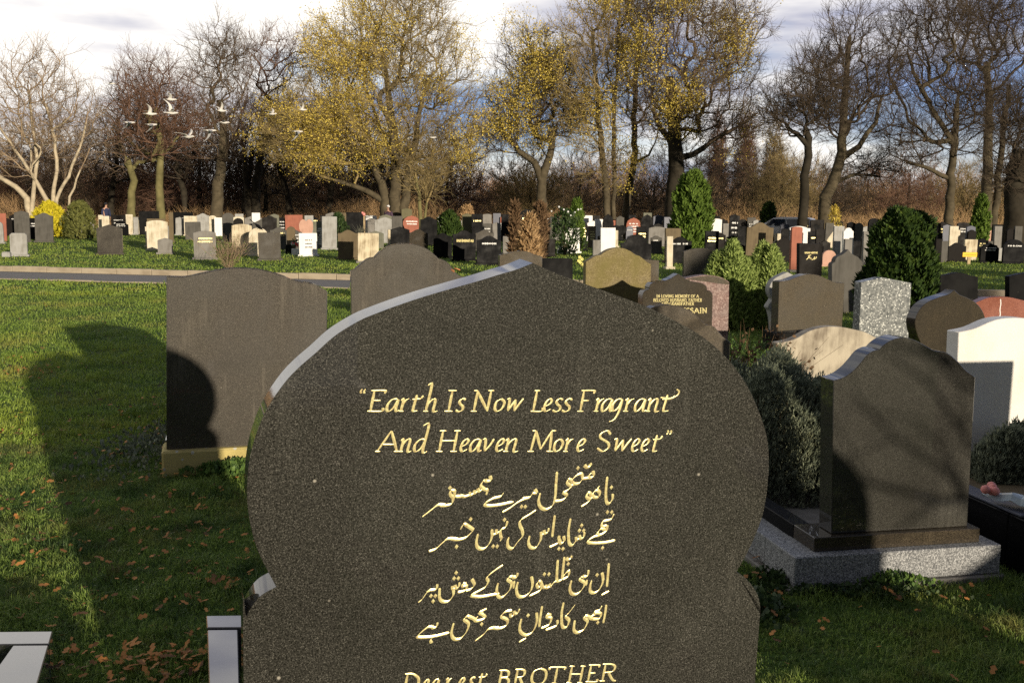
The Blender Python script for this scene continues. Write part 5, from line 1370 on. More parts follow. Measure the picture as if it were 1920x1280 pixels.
tree('bare_tree', 'dark crooked umbrella-crowned tree with a black trunk, left of the leaning one', 50, [([(1504, 414), (1507, 370), (1512, 310), (1518, 272), (1510, 245)], .27, .17, 280), ([(1516, 275), (1496, 250), (1475, 240)], .15, .08, 262)],
     [(1505, 195, 85, 62, 1), (1470, 215, 45, 40, .5), (1540, 170, 60, 50, .6)], 1000, (M['barkd'], M['twigd']), 26, twn=4, twl=.8, tr=.012, up=.2)
tree('bare_tree', 'leaning olive-brown bare tree with a tall crown, in front of the crooked dark one', 54, [([(1545, 414), (1550, 370), (1566, 330), (1578, 285), (1580, 230), (1586, 150), (1592, 70)], .40, .10, 320), ([(1575, 300), (1610, 275), (1640, 230), (1655, 180)], .18, .08, 290), ([(1558, 345), (1600, 325), (1650, 330)], .12, .06, 335)],
     [(1590, 110, 70, 110, 1), (1580, 210, 80, 60, .8), (1650, 160, 55, 90, .7), (1540, 120, 60, 40, .4), (1640, 310, 65, 28, .35)], 1150, (M['bark'], M['twigd']), 27, twn=4, twl=.9, limbmax=.2)
tree('bare_tree', 'wide bare tree with a dark trunk and long low branches, right of the leaning tree', 56, [([(1779, 416), (1781, 370), (1784, 325), (1790, 270), (1795, 200)], .30, .16, 320), ([(1782, 335), (1750, 318), (1715, 308), (1690, 300)], .14, .06, 330), ([(1790, 270), (1755, 220), (1720, 150), (1700, 100)], .17, .07, 262)],
     [(1770, 130, 100, 110, 1), (1720, 260, 85, 55, .8), (1700, 90, 60, 90, .6), (1820, 220, 70, 80, .7), (1760, 30, 90, 60, .5)], 1500, (M['bark'], M['twigd']), 28, twn=3, twl=1.2, limbmax=.17)
tree('bare_tree', 'tall bare tree behind the wide one near the right edge, double trunk', 60, [([(1850, 416), (1850, 360), (1852, 290), (1856, 200), (1850, 120)], .40, .18, 300), ([(1862, 414), (1872, 330), (1880, 250), (1892, 160)], .26, .12, 320)],
     [(1850, 110, 85, 120, 1), (1890, 40, 80, 80, .7), (1830, 20, 70, 60, .6), (1890, 230, 60, 80, .8)], 1400, (M['bark'], M['twigd']), 29, twn=3, twl=1.2)
tree('bare_tree', 'thick ivy-dark trunk at the right edge of the photo', 46, [([(1905, 424), (1903, 380), (1902, 340), (1912, 290)], .55, .36, 350)], [(1930, 240, 70, 90, 1), (1900, 330, 50, 40, .5)], 500, (M['barkd'], M['twigd']), 50, twn=5, twl=.9)
tree('bare_tree', 'small mossy leafless tree with many fine stems below the maple at its right', 50, [([(790, 414), (788, 380), (784, 350), (776, 318)], .12, .05, 390), ([(795, 414), (800, 380), (812, 350)], .08, .04, 390)], [(800, 340, 45, 38, 1)], 180, (M['barkg'], M['twigo']), 51, twn=4, twl=.6, tr=.01)

def back_tree():
    q = at(1700, 900, 3.95) + tosun * 6.0; x_, y_ = q.x, q.y
    rs = np.random.default_rng(77); rt = root('bare_tree', Matrix.Translation((x_ + .9, y_, 0)), 'small bare tree behind the photographer to the right, throwing branch shadows', 'tree')
    A0 = []; A1 = []; B0 = []; B1 = []; pts = [np.array((0, 0, 0.)), np.array((.05, 0, .9)), np.array((.0, .05, 1.8)), np.array((.1, 0, 3.0))]
    for a, b, r0, r1 in zip(pts[:-1], pts[1:], (.06, .05, .04), (.05, .04, .02)): A0.append(a); A1.append(b); B0.append(r0); B1.append(r1)
    for k in range(17):
        b0 = np.array((0, 0, .8 + k * .12)); d = np.array((rs.normal() * .9 - .5, rs.normal() * .4, .75)); d /= np.linalg.norm(d); L = .6 + .7 * rs.random(); p = b0; r0 = .022
        for j in range(4):
            d2 = d + rs.normal(size=3) * .25; d2 /= np.linalg.norm(d2); q2 = p + d2 * L / 3; A0.append(p); A1.append(q2); B0.append(r0); B1.append(r0 * .75)
            sd_ = d2 + rs.normal(size=3) * .7; sd_ /= np.linalg.norm(sd_); A0.append(q2); A1.append(q2 + sd_ * L * .4); B0.append(r0 * .5); B1.append(.003); p = q2; r0 *= .75
    tubes('trunk', np.array(A0[:3]), np.array(A1[:3]), np.array(B0[:3]), np.array(B1[:3]), 8, M['bark'], rt); tubes('crown', np.array(A0[3:]), np.array(A1[3:]), np.array(B0[3:]), np.array(B1[3:]), 5, M['twig'], rt)
back_tree()
hr = random.Random(9)
for i_ in range(9):
    X_ = 30.0 + i_ * 3.6; Hh = 7.4 + 1.6 * hr.random()
    rs = np.random.default_rng(200 + i_); n_ = 2600; t_ = rs.random(n_); a_ = rs.random(n_) * 6.283; rho_ = 2.5 * np.sqrt(np.clip(1 - t_ ** 2.2, 0, 1)) * (1 - .5 * rs.random(n_) ** 2)
    P_ = np.c_[np.cos(a_) * rho_, np.sin(a_) * rho_, t_ * Hh]; D2 = rs.normal(size=(n_, 3)); D2 /= np.linalg.norm(D2, axis=1)[:, None]; A_ = np.cross(D2, rs.normal(size=(n_, 3))); A_ /= np.linalg.norm(A_, axis=1)[:, None]; s_ = .42
    rt_ = root('evergreen_tree', Matrix.Translation((X_, -20 + hr.uniform(-1, 1), 0)), ['first', 'second', 'third', 'fourth', 'fifth', 'sixth', 'seventh', 'eighth', 'ninth'][i_] + ' evergreen from the sun gap in the belt behind the photographer, shading the right', 'tree', 'evergreens behind the photographer')
    V_ = np.stack([P_, P_ + D2 * s_ * .5 + A_ * s_ * .45, P_ + D2 * s_, P_ + D2 * s_ * .5 - A_ * s_ * .45], 1)
    mk_np('crown', V_.reshape(-1, 3), np.arange(n_)[:, None] * 4 + np.arange(4)[None], M['bark'], rt_); tubes('trunk', np.array([(0, 0, 0.)]), np.array([(0, 0, Hh * .8)]), np.array([.3]), np.array([.1]), 8, M['bark'], rt_)
# background trees: four kinds copied many times
protos = []
for k_, (mm, h_, w_) in enumerate((('twigr', 9, 4.2), ('twig', 12, 4.5), ('twigd', 10, 4.8), ('twigo', 8, 3.6))):
    D_ = 92; s_ = FPX / D_; x0_ = 300 + 350 * k_; yb_ = HY + ROLL * (x0_ - 960) + 1.6 * s_
    protos.append(tree('background_tree', 'x', D_, [([(x0_, yb_), (x0_ + 3, yb_ - h_ * .28 * s_), (x0_ - 2, yb_ - h_ * .6 * s_)], .26, .1, yb_ - h_ * .16 * s_)],
       [(x0_, yb_ - h_ * .6 * s_, w_ * s_, h_ * .4 * s_, 1), (x0_, yb_ - h_ * .33 * s_, w_ * 1.05 * s_, h_ * .24 * s_, .8)], 420, (M['barkd'], M[mm]), 60 + k_, twn=6, twl=1.2, twt=.009, tr=.014, dfac=1, group='bare trees of the wood behind the cemetery'))
cols = ['reddish', 'brown', 'dark brown', 'olive']
rb_ = random.Random(5); slots = []
for row, (D_, n_) in enumerate(((84, 17), (100, 15), (118, 13))):
    for i in range(n_):
        slots.append((row, D_, -70 + 2060 * (i + .2 + .6 * rb_.random()) / n_))
for j, (row, D_, px_) in enumerate(slots):
    k_ = rb_.choice([0, 0, 1, 2, 3]) if px_ < 950 else rb_.choice([0, 1, 2, 3, 3])
    src = protos[k_]
    if src.get('used') is None: o = src; src['used'] = 1; new = False
    else:
        o = src.copy(); C.objects.link(o); new = True
        for ch in src.children:
            c__ = ch.copy(); C.objects.link(c__); c__.parent = o
    sc_ = (0.75 + 0.35 * rb_.random()) * (0.82 if 900 < px_ < 1950 else 1.05)
    if 900 < px_ < 1950: sc_ *= 0.95
    o.matrix_world = Matrix.Translation((at(px_, 400, D_).x, D_ + rb_.uniform(-4, 4), 0)) @ Matrix.Rotation(rb_.uniform(0, 6.28), 4, 'Z') @ Matrix.Scale(sc_, 4)
    near_ = min(((abs(px_ - q), nme) for q, nme in ((98, 'the pale birch'), (300, 'the pale-trunked tree'), (410, 'the tallest left tree'), (520, 'the tree left of the maple'), (740, 'the yellow maple'), (900, 'the gap right of the maple'), (1015, 'the forked mossy tree'), (1160, 'the slender yellow pair'), (1265, 'the massive dark trunk'), (1400, 'the poplars'), (1505, 'the crooked dark tree'), (1580, 'the leaning tree'), (1680, 'the gap beside the big cypress'), (1780, 'the wide bare tree'), (1860, 'the double-trunked tree'))))[1]
    side = 'left' if rb_.random() < 0 else ''
    o['label'] = f"{['nearest', 'middle', 'farthest'][row]}-row {cols[k_]} bare tree behind {near_}"
    o['_px'] = px_
seen = {}
for o in [q for q in bpy.data.objects if q.parent is None and q.name.startswith('background_tree')]:
    seen.setdefault(o['label'], []).append(o)
for lab, L_ in seen.items():
    if len(L_) > 1:
        L_.sort(key=lambda q: q['_px']); names = ['leftmost', 'rightmost'] if len(L_) == 2 else ['leftmost', 'central', 'rightmost'] if len(L_) == 3 else ['leftmost', 'left-hand', 'right-hand', 'rightmost', 'outer'][:len(L_)]
        for o, nm in zip(L_, names): o['label'] = nm + ' ' + lab
for o in bpy.data.objects:
    if '_px' in o: del o['_px']
    if 'used' in o: del o['used']

# far wood: a mass of brush nobody could count
def brush(name, n, y0, y1, h0, h1, m, seed, x0=-120, x1=120, th=.012):
    r = np.random.default_rng(seed); X = x0 + (x1 - x0) * r.random(n); Y = y0 + (y1 - y0) * r.random(n)
    hx = 0.6 + 0.4 * np.sin(X * .13 + seed) * np.sin(X * .31 + Y * .1)
    hh = (h0 + (h1 - h0) * r.random(n)) * hx; lean = r.normal(size=(n, 2)) * 0.35
    zb = r.random(n) * hh * .45
    a = np.c_[X, Y, zb]; b = np.c_[X + lean[:, 0] * hh * .5, Y + lean[:, 1] * hh * .5, zb + (hh - zb) * .55]
    c = b + np.c_[lean[:, 0] * hh * .5 + r.normal(size=n) * .3, r.normal(size=n) * .3, (hh - zb) * .45]
    d = b + np.c_[-lean[:, 0] * hh * .3 + r.normal(size=n) * .4, r.normal(size=n) * .4, (hh - zb) * .35]
    t1 = np.full(n, th); t2 = np.full(n, th * .7); t3 = np.full(n, th * .35)
    return mk_np_t(name, np.concatenate([a, b, b]), np.concatenate([b, c, d]), np.concatenate([t1, t2, t2]), np.concatenate([t2, t3, t3]), m)
def mk_np_t(name, a, b, r0, r1, m): return tubes(name, a, b, r0, r1, 3, m)
o = brush('far_wood', 34000, 125, 160, 4, 10.5, M['russet'], 3, -150, 150, .03); tag(o, kind='stuff')
o = brush('far_wood', 26000, 88, 124, 2.0, 6.0, M['brush'], 4, -90, 90, .016); tag(o, kind='stuff')
o = brush('hedge_brush', 16000, 72, 86, 0.8, 3.2, M['brush'], 6, -60, 62, .009); tag(o, kind='stuff')
o = brush('hedge_brush', 7000, 68, 74, 0.5, 1.8, M['russet'], 8, -22, 30, .007); tag(o, kind='stuff')

# ------------------------------------------------------------------ evergreen shrubs
M['thuja'] = veg('bright_conifer_foliage', (0.045, 0.085, 0.015), (0.17, 0.26, 0.045), 0.6, 5, .2, .2, (0.26, 0.34, 0.08), 30)
M['cyp'] = veg('dark_conifer_foliage', (0.016, 0.036, 0.010), (0.065, 0.11, 0.022), 0.6, 4, .2, .2, (0.17, 0.23, 0.045), 25)
M['goldb'] = veg('golden_foliage', (0.42, 0.38, 0.02), (0.80, 0.68, 0.05), 0.6, 4, .3, .2, (0.9, 0.8, 0.1), 20)
M['deadc'] = veg('dead_conifer_foliage', (0.26, 0.16, 0.075), (0.50, 0.34, 0.18), 0.8, 5, .1, .1, (0.62, 0.46, 0.27), 25)
M['lav'] = veg('lavender_foliage', (0.08, 0.10, 0.075), (0.25, 0.28, 0.19), 0.7, 4, .15, .2, (0.46, 0.46, 0.27), 60)
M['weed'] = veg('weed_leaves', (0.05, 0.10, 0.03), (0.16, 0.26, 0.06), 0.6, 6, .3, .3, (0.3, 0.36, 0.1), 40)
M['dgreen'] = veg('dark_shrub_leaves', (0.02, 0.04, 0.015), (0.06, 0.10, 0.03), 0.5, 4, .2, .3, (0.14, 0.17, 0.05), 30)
M['brownp'] = veg('dry_plant', (0.09, 0.055, 0.03), (0.22, 0.14, 0.08), 0.8, 5, .1, .1, None, 40)
def shrub(name, label, D, px0, px1, ytop, m, n, size, seed, tips=1, pw=1.0, cat='shrub', base=None, stemm='bark', prof='oval', elong=1.6, depth=1.0, rough=.16):
    """foliage sprays over the surface and through the volume of an upright shrub"""
    r = np.random.default_rng(seed); cx = (px0 + px1) / 2; c_ = at(cx, ytop, D); hh = c_.z; rx = (px1 - px0) / 2 / FPX * D * (.90 if D > 8 else 1) ; hh = hh - .8 * size
    rt = root(name, Matrix.Translation((c_.x, D, 0)), label, cat)
    t_ = r.random(n) ** 0.85; a = r.random(n) * 6.283
    def prof_(t):
        if prof == 'oval': return np.sin(np.clip(t * .93 + .07, 0, 1) * np.pi) ** .55 * (1 - .12 * t)
        if prof == 'cone': return (1 - t) ** .75 * (0.35 + .65 * np.minimum(1, t * 6)) + .02
        if prof == 'dome': return np.sqrt(np.clip(1 - t ** 2.4, 0, 1))
        return np.sqrt(np.clip(1 - t ** 3, 0, 1))
    rho = prof_(t_) * (1 - .45 * r.random(n) ** 2.2)
    lump = 1 + rough * np.sin(a * 5 + t_ * 9 + seed) + rough * .6 * np.sin(a * 11 + t_ * 23)
    if tips > 1:
        tc_x = np.linspace(-.62, .62, tips) if tips < 5 else np.linspace(-.7, .7, tips); k = r.integers(0, tips, n)
        hf = 1 - .16 * np.abs(tc_x[k]) - .08 * ((k * 7 + seed) % 3) / 2
        X = np.clip(tc_x[k] * (1 - .05 * t_) + np.cos(a) * rho * .62 * (1.35 - 1.0 * t_ ** 3), -1.05, 1.05) * rx; Y = (np.sin(k * 2.3) * .35 + np.sin(a) * rho * .6) * rx * depth; Z = t_ * hh * hf
    else:
        X = np.cos(a) * rho * rx * lump; Y = np.sin(a) * rho * rx * depth * lump; Z = t_ * hh
    P = np.c_[X, Y, Z + .01]
    am_ = .05 if tips > 1 else .10; th_ = -9 if tips > 1 else -.35; fq = 5.5 / max(rx, .05); g_ = np.sin(P[:, 0] * fq + seed) * np.sin(P[:, 2] * fq * .7 + 1.3 * np.sin(P[:, 0] * fq * .6)) + .6 * np.sin(a * 9 + P[:, 2] * fq)
    kk = (g_ > th_) | (r.random(n) < .25); P = P[kk] * (1 + np.c_[g_[kk], g_[kk], g_[kk] * .3] * am_); a = a[kk]; rho = rho[kk]; n = len(P)
    Dv = np.c_[np.cos(a) * .5, np.sin(a) * .5, np.full(n, 1.0)] + r.normal(size=(n, 3)) * .38; Dv /= np.linalg.norm(Dv, axis=1)[:, None]
    A = np.cross(Dv, np.c_[np.cos(a), np.sin(a), np.zeros(n)] + r.normal(size=(n, 3)) * .5); A /= np.linalg.norm(A, axis=1)[:, None] + 1e-9
    s = size * (.5 + r.random(n))[:, None]
    V = np.stack([P, P + Dv * s * .5 * elong + A * s * .33, P + Dv * s * elong, P + Dv * s * .5 * elong - A * s * .33], 1)
    mk_np('foliage', V.reshape(-1, 3), np.arange(n)[:, None] * 4 + np.arange(4)[None], m, rt)
    ks = 7; e = np.c_[r.normal(size=ks) * rx * .3, r.normal(size=ks) * rx * .3, hh * (.5 + .35 * r.random(ks))]; b = np.c_[e[:, :2] * .15, np.zeros(ks)]
    tubes('stem', b, e, np.full(ks, .012 + .012 * hh), np.full(ks, .005), 5, M[stemm], rt)
    return rt
M['thuja2'] = veg('pale_conifer_foliage', (0.10, 0.15, 0.035), (0.40, 0.50, 0.15), 0.6, 9, .2, .2, (0.56, 0.62, 0.25), 40)  # pale yellow-green, brighter than the other conifers
shrub('conifer_shrub', 'bright green conifer, left one of the twin pair with several spires', 14.0, 1328, 1414, 456, M['thuja2'], 30000, .036, 1, tips=5, prof='box', elong=2.3)
shrub('conifer_shrub', 'bright green conifer, right one of the twin pair with several spires', 14.1, 1404, 1474, 454, M['thuja2'], 26000, .036, 2, tips=4, prof='box', elong=2.3)
shrub('cypress', 'large dark green rounded cypress between the speckled stone and the path', 13.5, 1628, 1758, 400, M['cyp'], 36000, .06, 3, rough=.13, prof='box')
shrub('conifer_shrub', 'tall narrow dark green conifer under the massive dark-trunked tree', 40, 1263, 1338, 326, M['thuja'], 16000, .13, 4, rough=.1)
shrub('conifer_shrub', 'small bright green conifer near the right edge, above the back row', 44, 1827, 1856, 370, M['thuja'], 5000, .12, 5)
shrub('conifer_shrub', 'small rounded green conifer left of the white car', 60, 1428, 1456, 381, M['cyp'], 4000, .14, 6)
shrub('conifer_shrub', 'square-topped bright green bush behind the white roses', 42, 1070, 1094, 376, M['thuja'], 4000, .11, 7, prof='dome')
shrub('conifer_shrub', 'dead rust-brown conifer behind the point of the huge stone', 23.5, 967, 1019, 408, M['deadc'], 9000, .07, 8, rough=.2, prof='cone', elong=2.4)
M['olivef'] = veg('olive_shrub_leaves', (0.07, 0.08, 0.025), (0.20, 0.21, 0.06), 0.6, 4, .2, .2, (0.34, 0.28, 0.09), 30)
shrub('golden_bush', 'brilliant yellow bush at the foot of the pale birch', 50, 62, 126, 381, M['goldb'], 9000, .10, 9, prof='dome', rough=.12)
shrub('green_bush', 'loose olive-green bush right of the yellow one', 48, 120, 176, 380, M['olivef'], 4500, .10, 10, prof='dome', rough=.2)
shrub('evergreen_bush', 'low dark hedge-like bush in the back row right of the red onion-shaped stone', 50, 820, 864, 399, M['cyp'], 6000, .12, 11, prof='dome')
shrub('evergreen_bush', 'dark green bush in the back row in front of the right-hand trunks', 58, 1675, 1765, 400, M['cyp'], 7000, .15, 12, prof='dome')
shrub('rose_bush', 'rose bush with white blooms right of the dead shrubs', 38, 1028, 1092, 392, M['dgreen'], 2600, .08, 13, prof='dome', rough=.25)
shrub('ivy_shrub', 'yellow-green ivy growing around the foot of the leaning tree', 52, 1553, 1578, 386, M['aut'], 900, .08, 14, prof='dome', rough=.25)
shrub('potted_shrub', 'dark leafy shrub overhanging the scripted stone from behind', 41, 617, 652, 402, M['dgreen'], 3500, .08, 15, prof='dome')
shrub('dry_shrub', 'dry brown upright shrub with a green tip left of the dead conifer', 34, 957, 974, 384, M['brownp'], 3000, .07, 16, prof='cone', elong=3)
shrub('dry_shrub', 'dry brown broom-like shrub right of the black gabled stone', 34, 1002, 1024, 386, M['brownp'], 3400, .07, 17, prof='dome', elong=3)
shrub('dry_shrub', 'orange-brown clipped bush in the back row above the dark hedge', 62, 858, 892, 386, M['deadc'], 3000, .13, 18, prof='dome')
# white roses
rb = [o for o in bpy.data.objects if o.name.startswith('rose_bush')][0]
rr = random.Random(3); V = []; F = []
def uv(V, F, c, r, nu=6, nv=4):
    o = len(V)
    for j in range(nv + 1):
        th = math.pi * j / nv
        for i in range(nu): V.append((c[0] + r * math.sin(th) * math.cos(6.283 * i / nu), c[1] + r * math.sin(th) * math.sin(6.283 * i / nu), c[2] + r * math.cos(th)))
    for j in range(nv):
        for i in range(nu): F.append((o + j * nu + i, o + (j + 1) * nu + i, o + (j + 1) * nu + (i + 1) % nu, o + j * nu + (i + 1) % nu))
for px_, py_ in ((1034, 396), (1048, 388), (1057, 393), (1065, 397), (1084, 393), (1089, 392), (1078, 398), (1026, 410), (1070, 404)):
    q = at(px_, py_, 37.6); V = []; F = []; uv(V, F, (q.x - rb.location.x, q.y - 38, q.z), .03 + .02 * rr.random())
    mk('bloom', V, F, M['white'], rb, True)
# twiggy shrub and other thin-stemmed plants
def twiggy(name, label, px, D, h, w, n, m, seed, r0=.006, cat='shrub', fol=None, nf=0):
    r = np.random.default_rng(seed); x_ = at(px, 450, D).x
    rt = root(name, Matrix.Translation((x_, D, 0)), label, cat)
    a = r.normal(size=(n, 3)) * .03; a[:, 2] = 0; d = np.c_[r.normal(size=(n, 2)) * w, np.full(n, h)] * (.5 + .5 * r.random(n))[:, None]
    m1 = a + d * .5 + r.normal(size=(n, 3)) * .03 * h; e = a + d; 
    e2 = m1 + d * .35 + r.normal(size=(n, 3)) * .12 * h; e3 = m1 + d * .3 + r.normal(size=(n, 3)) * .12 * h
    tubes('stem', np.concatenate([a, m1, m1, m1]), np.concatenate([m1, e, e2, e3]), np.concatenate([np.full(n, r0), np.full(3 * n, r0 * .7)]), np.concatenate([np.full(n, r0 * .7), np.full(3 * n, r0 * .3)]), 3, m, rt)
    if nf:
        P = e[r.integers(0, n, nf)] * (.2 + .7 * r.random(nf))[:, None] + r.normal(size=(nf, 3)) * .05 * h; P[:, 2] = np.abs(P[:, 2])
        D_ = r.normal(size=(nf, 3)); D_ /= np.linalg.norm(D_, axis=1)[:, None]; A = np.cross(D_, r.normal(size=(nf, 3))); A /= np.linalg.norm(A, axis=1)[:, None]; s = .035
        V = np.stack([P, P + D_ * s * .5 + A * s * .4, P + D_ * s, P + D_ * s * .5 - A * s * .4], 1)
        mk_np('foliage', V.reshape(-1, 3), np.arange(nf)[:, None] * 4 + np.arange(4)[None], fol, rt)
    return rt
twiggy('twiggy_shrub', 'bare spreading twiggy shrub with pale stems beside the stone with two gold lines', 428, 26.3, 1.0, .42, 110, M['twigp'], 3, .006, fol=M['thuja'], nf=500)
twiggy('garden_plant', 'dark spiky shrub between the broad double headstone and the domed one', 640, 8.6, .46, .22, 60, M['barkd'], 4, .004, fol=M['dgreen'], nf=1500)
yp = twiggy('flowering_plant', 'tall plant with pale yellow flowers left of the ochre stone', 1091, 11.5, .95, .07, 14, M['dgreen'], 5, .005, fol=M['weed'], nf=260)
for k_, (px_, py_) in enumerate(((1088, 492), (1091, 486), (1090, 499), (1087, 482), (1094, 495), (1085, 489))):
    q = at(px_, py_, 11.45); V = []; F = []
    for i in range(5):
        a = 6.283 * i / 5; s_ = .016; o = len(V); c_ = (q.x - yp.location.x, q.y - 11.5, q.z)
        V += [c_, (c_[0] + s_ * math.cos(a - .5), c_[1] - .006, c_[2] + s_ * math.sin(a - .5)), (c_[0] + s_ * 1.5 * math.cos(a), c_[1] + .004, c_[2] + s_ * 1.5 * math.sin(a)), (c_[0] + s_ * math.cos(a + .5), c_[1] - .006, c_[2] + s_ * math.sin(a + .5))]; F.append((o, o + 1, o + 2, o + 3))
    mk('bloom', V, F, M['palef'], yp)
twiggy('dry_plant', 'dead rusty seedheads above the sunlit lavender tips', 1420, 7.6, .80, .26, 50, M['brownp'], 6, .003, fol=M['brownp'], nf=600)
twiggy('dry_plant', 'small rusty dead plant at the left foot of the grey-brown humped stone', 1478, 9.2, .62, .12, 16, M['brownp'], 7, .004, fol=M['brownp'], nf=300)
twiggy('garden_plant', 'low yellow-green leafy plant between the pink granite and the grey-brown humped stone', 1405, 10.6, .34, .5, 40, M['dgreen'], 8, .003, fol=M['weed'], nf=900)
twiggy('garden_plant', 'dark leafy plant growing up before the black gold-lettered stone', 1512, 19.5, .5, .4, 24, M['brownp'], 9, .004, fol=M['brownp'], nf=500)
twiggy('garden_plant', 'yellowish leafy plant between the pale round stone and the ogee one', 1552, 18, .42, .4, 24, M['dgreen'], 10, .004, fol=M['weed'], nf=900)
# lavender: upright grey spikes
def lavender(name, label, D, px0, px1, ytop, seed, n, depth, edge=None):
    r = np.random.default_rng(seed); cx = (px0 + px1) / 2; c_ = at(cx, ytop, D); rx = (px1 - px0) / 2 / FPX * D; hh = c_.z
    rt = root(name, Matrix.Translation((c_.x, D, 0)), label, 'shrub')
    u = r.random((n, 2)) * 2 - 1; X = u[:, 0] * rx; Y = u[:, 1] * depth
    env = np.sqrt(np.clip(1 - np.abs(u[:, 0]) ** 4, 0, 1)) * np.sqrt(np.clip(1 - np.abs(u[:, 1]) ** 4, 0, 1)); env = env * (.86 + .14 * np.sin(X * 17 + Y * 9) * np.sin(Y * 15))
    Z = hh * env * (1 - .85 * r.random(n) ** 1.9)
    P = np.c_[X, Y, np.maximum(Z - .05, 0.0)]
    Dv = np.c_[u[:, 0] * .35, u[:, 1] * .35, np.ones(n)] + r.normal(size=(n, 3)) * .3; Dv /= np.linalg.norm(Dv, axis=1)[:, None]
    # each sprig: 6 narrow leaves around a short stem
    L = .045 * (.6 + .7 * r.random(n)); Vs = []; 
    for k in range(6):
        ang = k * 1.05 + r.random(n) * .6; side = np.cross(Dv, np.c_[np.cos(ang), np.sin(ang), np.zeros(n)]); side /= np.linalg.norm(side, axis=1)[:, None] + 1e-9
        b = P + Dv * (L * (k / 6))[:, None]; t = b + Dv * (L * .55)[:, None] + side * (L * .33)[:, None]; wv = np.cross(Dv, side) * .0035
        Vs.append(np.stack([b, b * .5 + t * .5 + wv, t, b * .5 + t * .5 - wv], 1))
    V = np.concatenate(Vs); m_ = len(V)
    mk_np('foliage', V.reshape(-1, 3), np.arange(m_)[:, None] * 4 + np.arange(4)[None], M['lav'], rt)
    ks = 60; e = np.c_[(r.random(ks) * 2 - 1) * rx * .8, (r.random(ks) * 2 - 1) * depth * .7, hh * .7 * np.ones(ks)]; b = np.c_[e[:, :2] * .6, np.zeros(ks)]
    tubes('stem', b, e, np.full(ks, .006), np.full(ks, .003), 4, M['bark'], rt)
    return rt
lavender('lavender_bush', 'large grey-green lavender bush right of the huge inscribed stone, tips in sun', 5.75, 1340, 1580, 648, 1, 15000, .5)
lavender('lavender_bush', 'grey-green lavender bush at the right edge below the white marble stone', 5.15, 1822, 1990, 780, 2, 11000, .14)
# weeds
def wd(px, py, rx, ry, h, n, s, label, seed, m='weed', nm='weed_clump'):
    q = gp(px, py); clump(nm, (q.x, q.y), rx, ry, h, n, s, M[m], label, 'plant', seed, grp=None, stems=6, stemm=M['dgreen'])
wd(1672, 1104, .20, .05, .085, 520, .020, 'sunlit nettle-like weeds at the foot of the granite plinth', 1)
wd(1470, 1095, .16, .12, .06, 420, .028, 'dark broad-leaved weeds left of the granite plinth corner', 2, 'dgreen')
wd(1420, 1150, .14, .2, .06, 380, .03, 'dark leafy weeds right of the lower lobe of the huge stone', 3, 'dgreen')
wd(445, 893, .32, .08, .10, 800, .03, 'sunlit low weeds along the mossy concrete footing', 4)
wd(285, 840, .35, .9, .06, 900, .028, 'bluish dark ground ivy left of the broad double headstone', 5, 'lav')
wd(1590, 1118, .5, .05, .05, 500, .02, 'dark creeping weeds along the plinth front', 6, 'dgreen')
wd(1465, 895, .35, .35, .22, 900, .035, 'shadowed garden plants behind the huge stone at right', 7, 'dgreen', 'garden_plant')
wd(1880, 925, .30, .3, .10, 450, .025, 'orange and green bedding plants in the grave at the right edge', 8, 'litter', 'garden_plant')

# flowers in front of the bright white stone
fr = clump('flower_vase', (gp(554, 478).x, gp(554, 478).y - .05, .25), .15, .1, .42, 60, .05, M['dgreen'], 'white vase of red and white flowers left of the brightest white stone', 'flower vase', 9, stems=4)
box('vase', -.11, .11, -.08, .08, 0, .22, M['white'], fr)
V = []; F = []; V2 = []; F2 = []
for k_ in range(16): uv(V if k_ % 2 else V2, F if k_ % 2 else F2, (rr.uniform(-.14, .14), rr.uniform(-.08, .05), .30 + .13 * rr.random()), .03)
M['redf'] = flat('red_petals', (0.7, 0.06, 0.07), .6)
mk('bloom', V, F, M['redf'], fr, True); mk('bloom', V2, F2, M['white'], fr, True)
M['pinkf'] = flat('pink_petals', (0.75, 0.28, 0.25), .6); M['film'] = flat('clear_wrap', (0.35, 0.42, 0.46), .15)
q = gp(1862, 942, .28); bq = root('bouquet', Matrix.Translation(q) @ Matrix.Rotation(-.6, 4, 'Z'), 'pink bouquet in crinkled wrapping lying on the black grave at the right', 'bouquet')
V = []; F = []
for i in range(9):
    a = i / 8; 
    for j in range(7):
        b_ = j / 6 - .5; V.append((a * .34 - .05, b_ * (.05 + .16 * a), .03 + .05 * math.cos(b_ * 3) * a + .012 * rr.uniform(-1, 1)))
for i in range(8):
    for j in range(6): F.append((i * 7 + j, i * 7 + j + 1, (i + 1) * 7 + j + 1, (i + 1) * 7 + j))
o = mk('wrapping', V, F, M['film'], bq); so = o.modifiers.new('s', 'SOLIDIFY'); so.thickness = .002
for k_ in range(5):
    V = []; F = []; uv(V, F, (-.03 + .04 * rr.random(), rr.uniform(-.06, .06), .05 + .03 * rr.random()), .022); mk('bloom', V, F, M['pinkf'], bq, True)
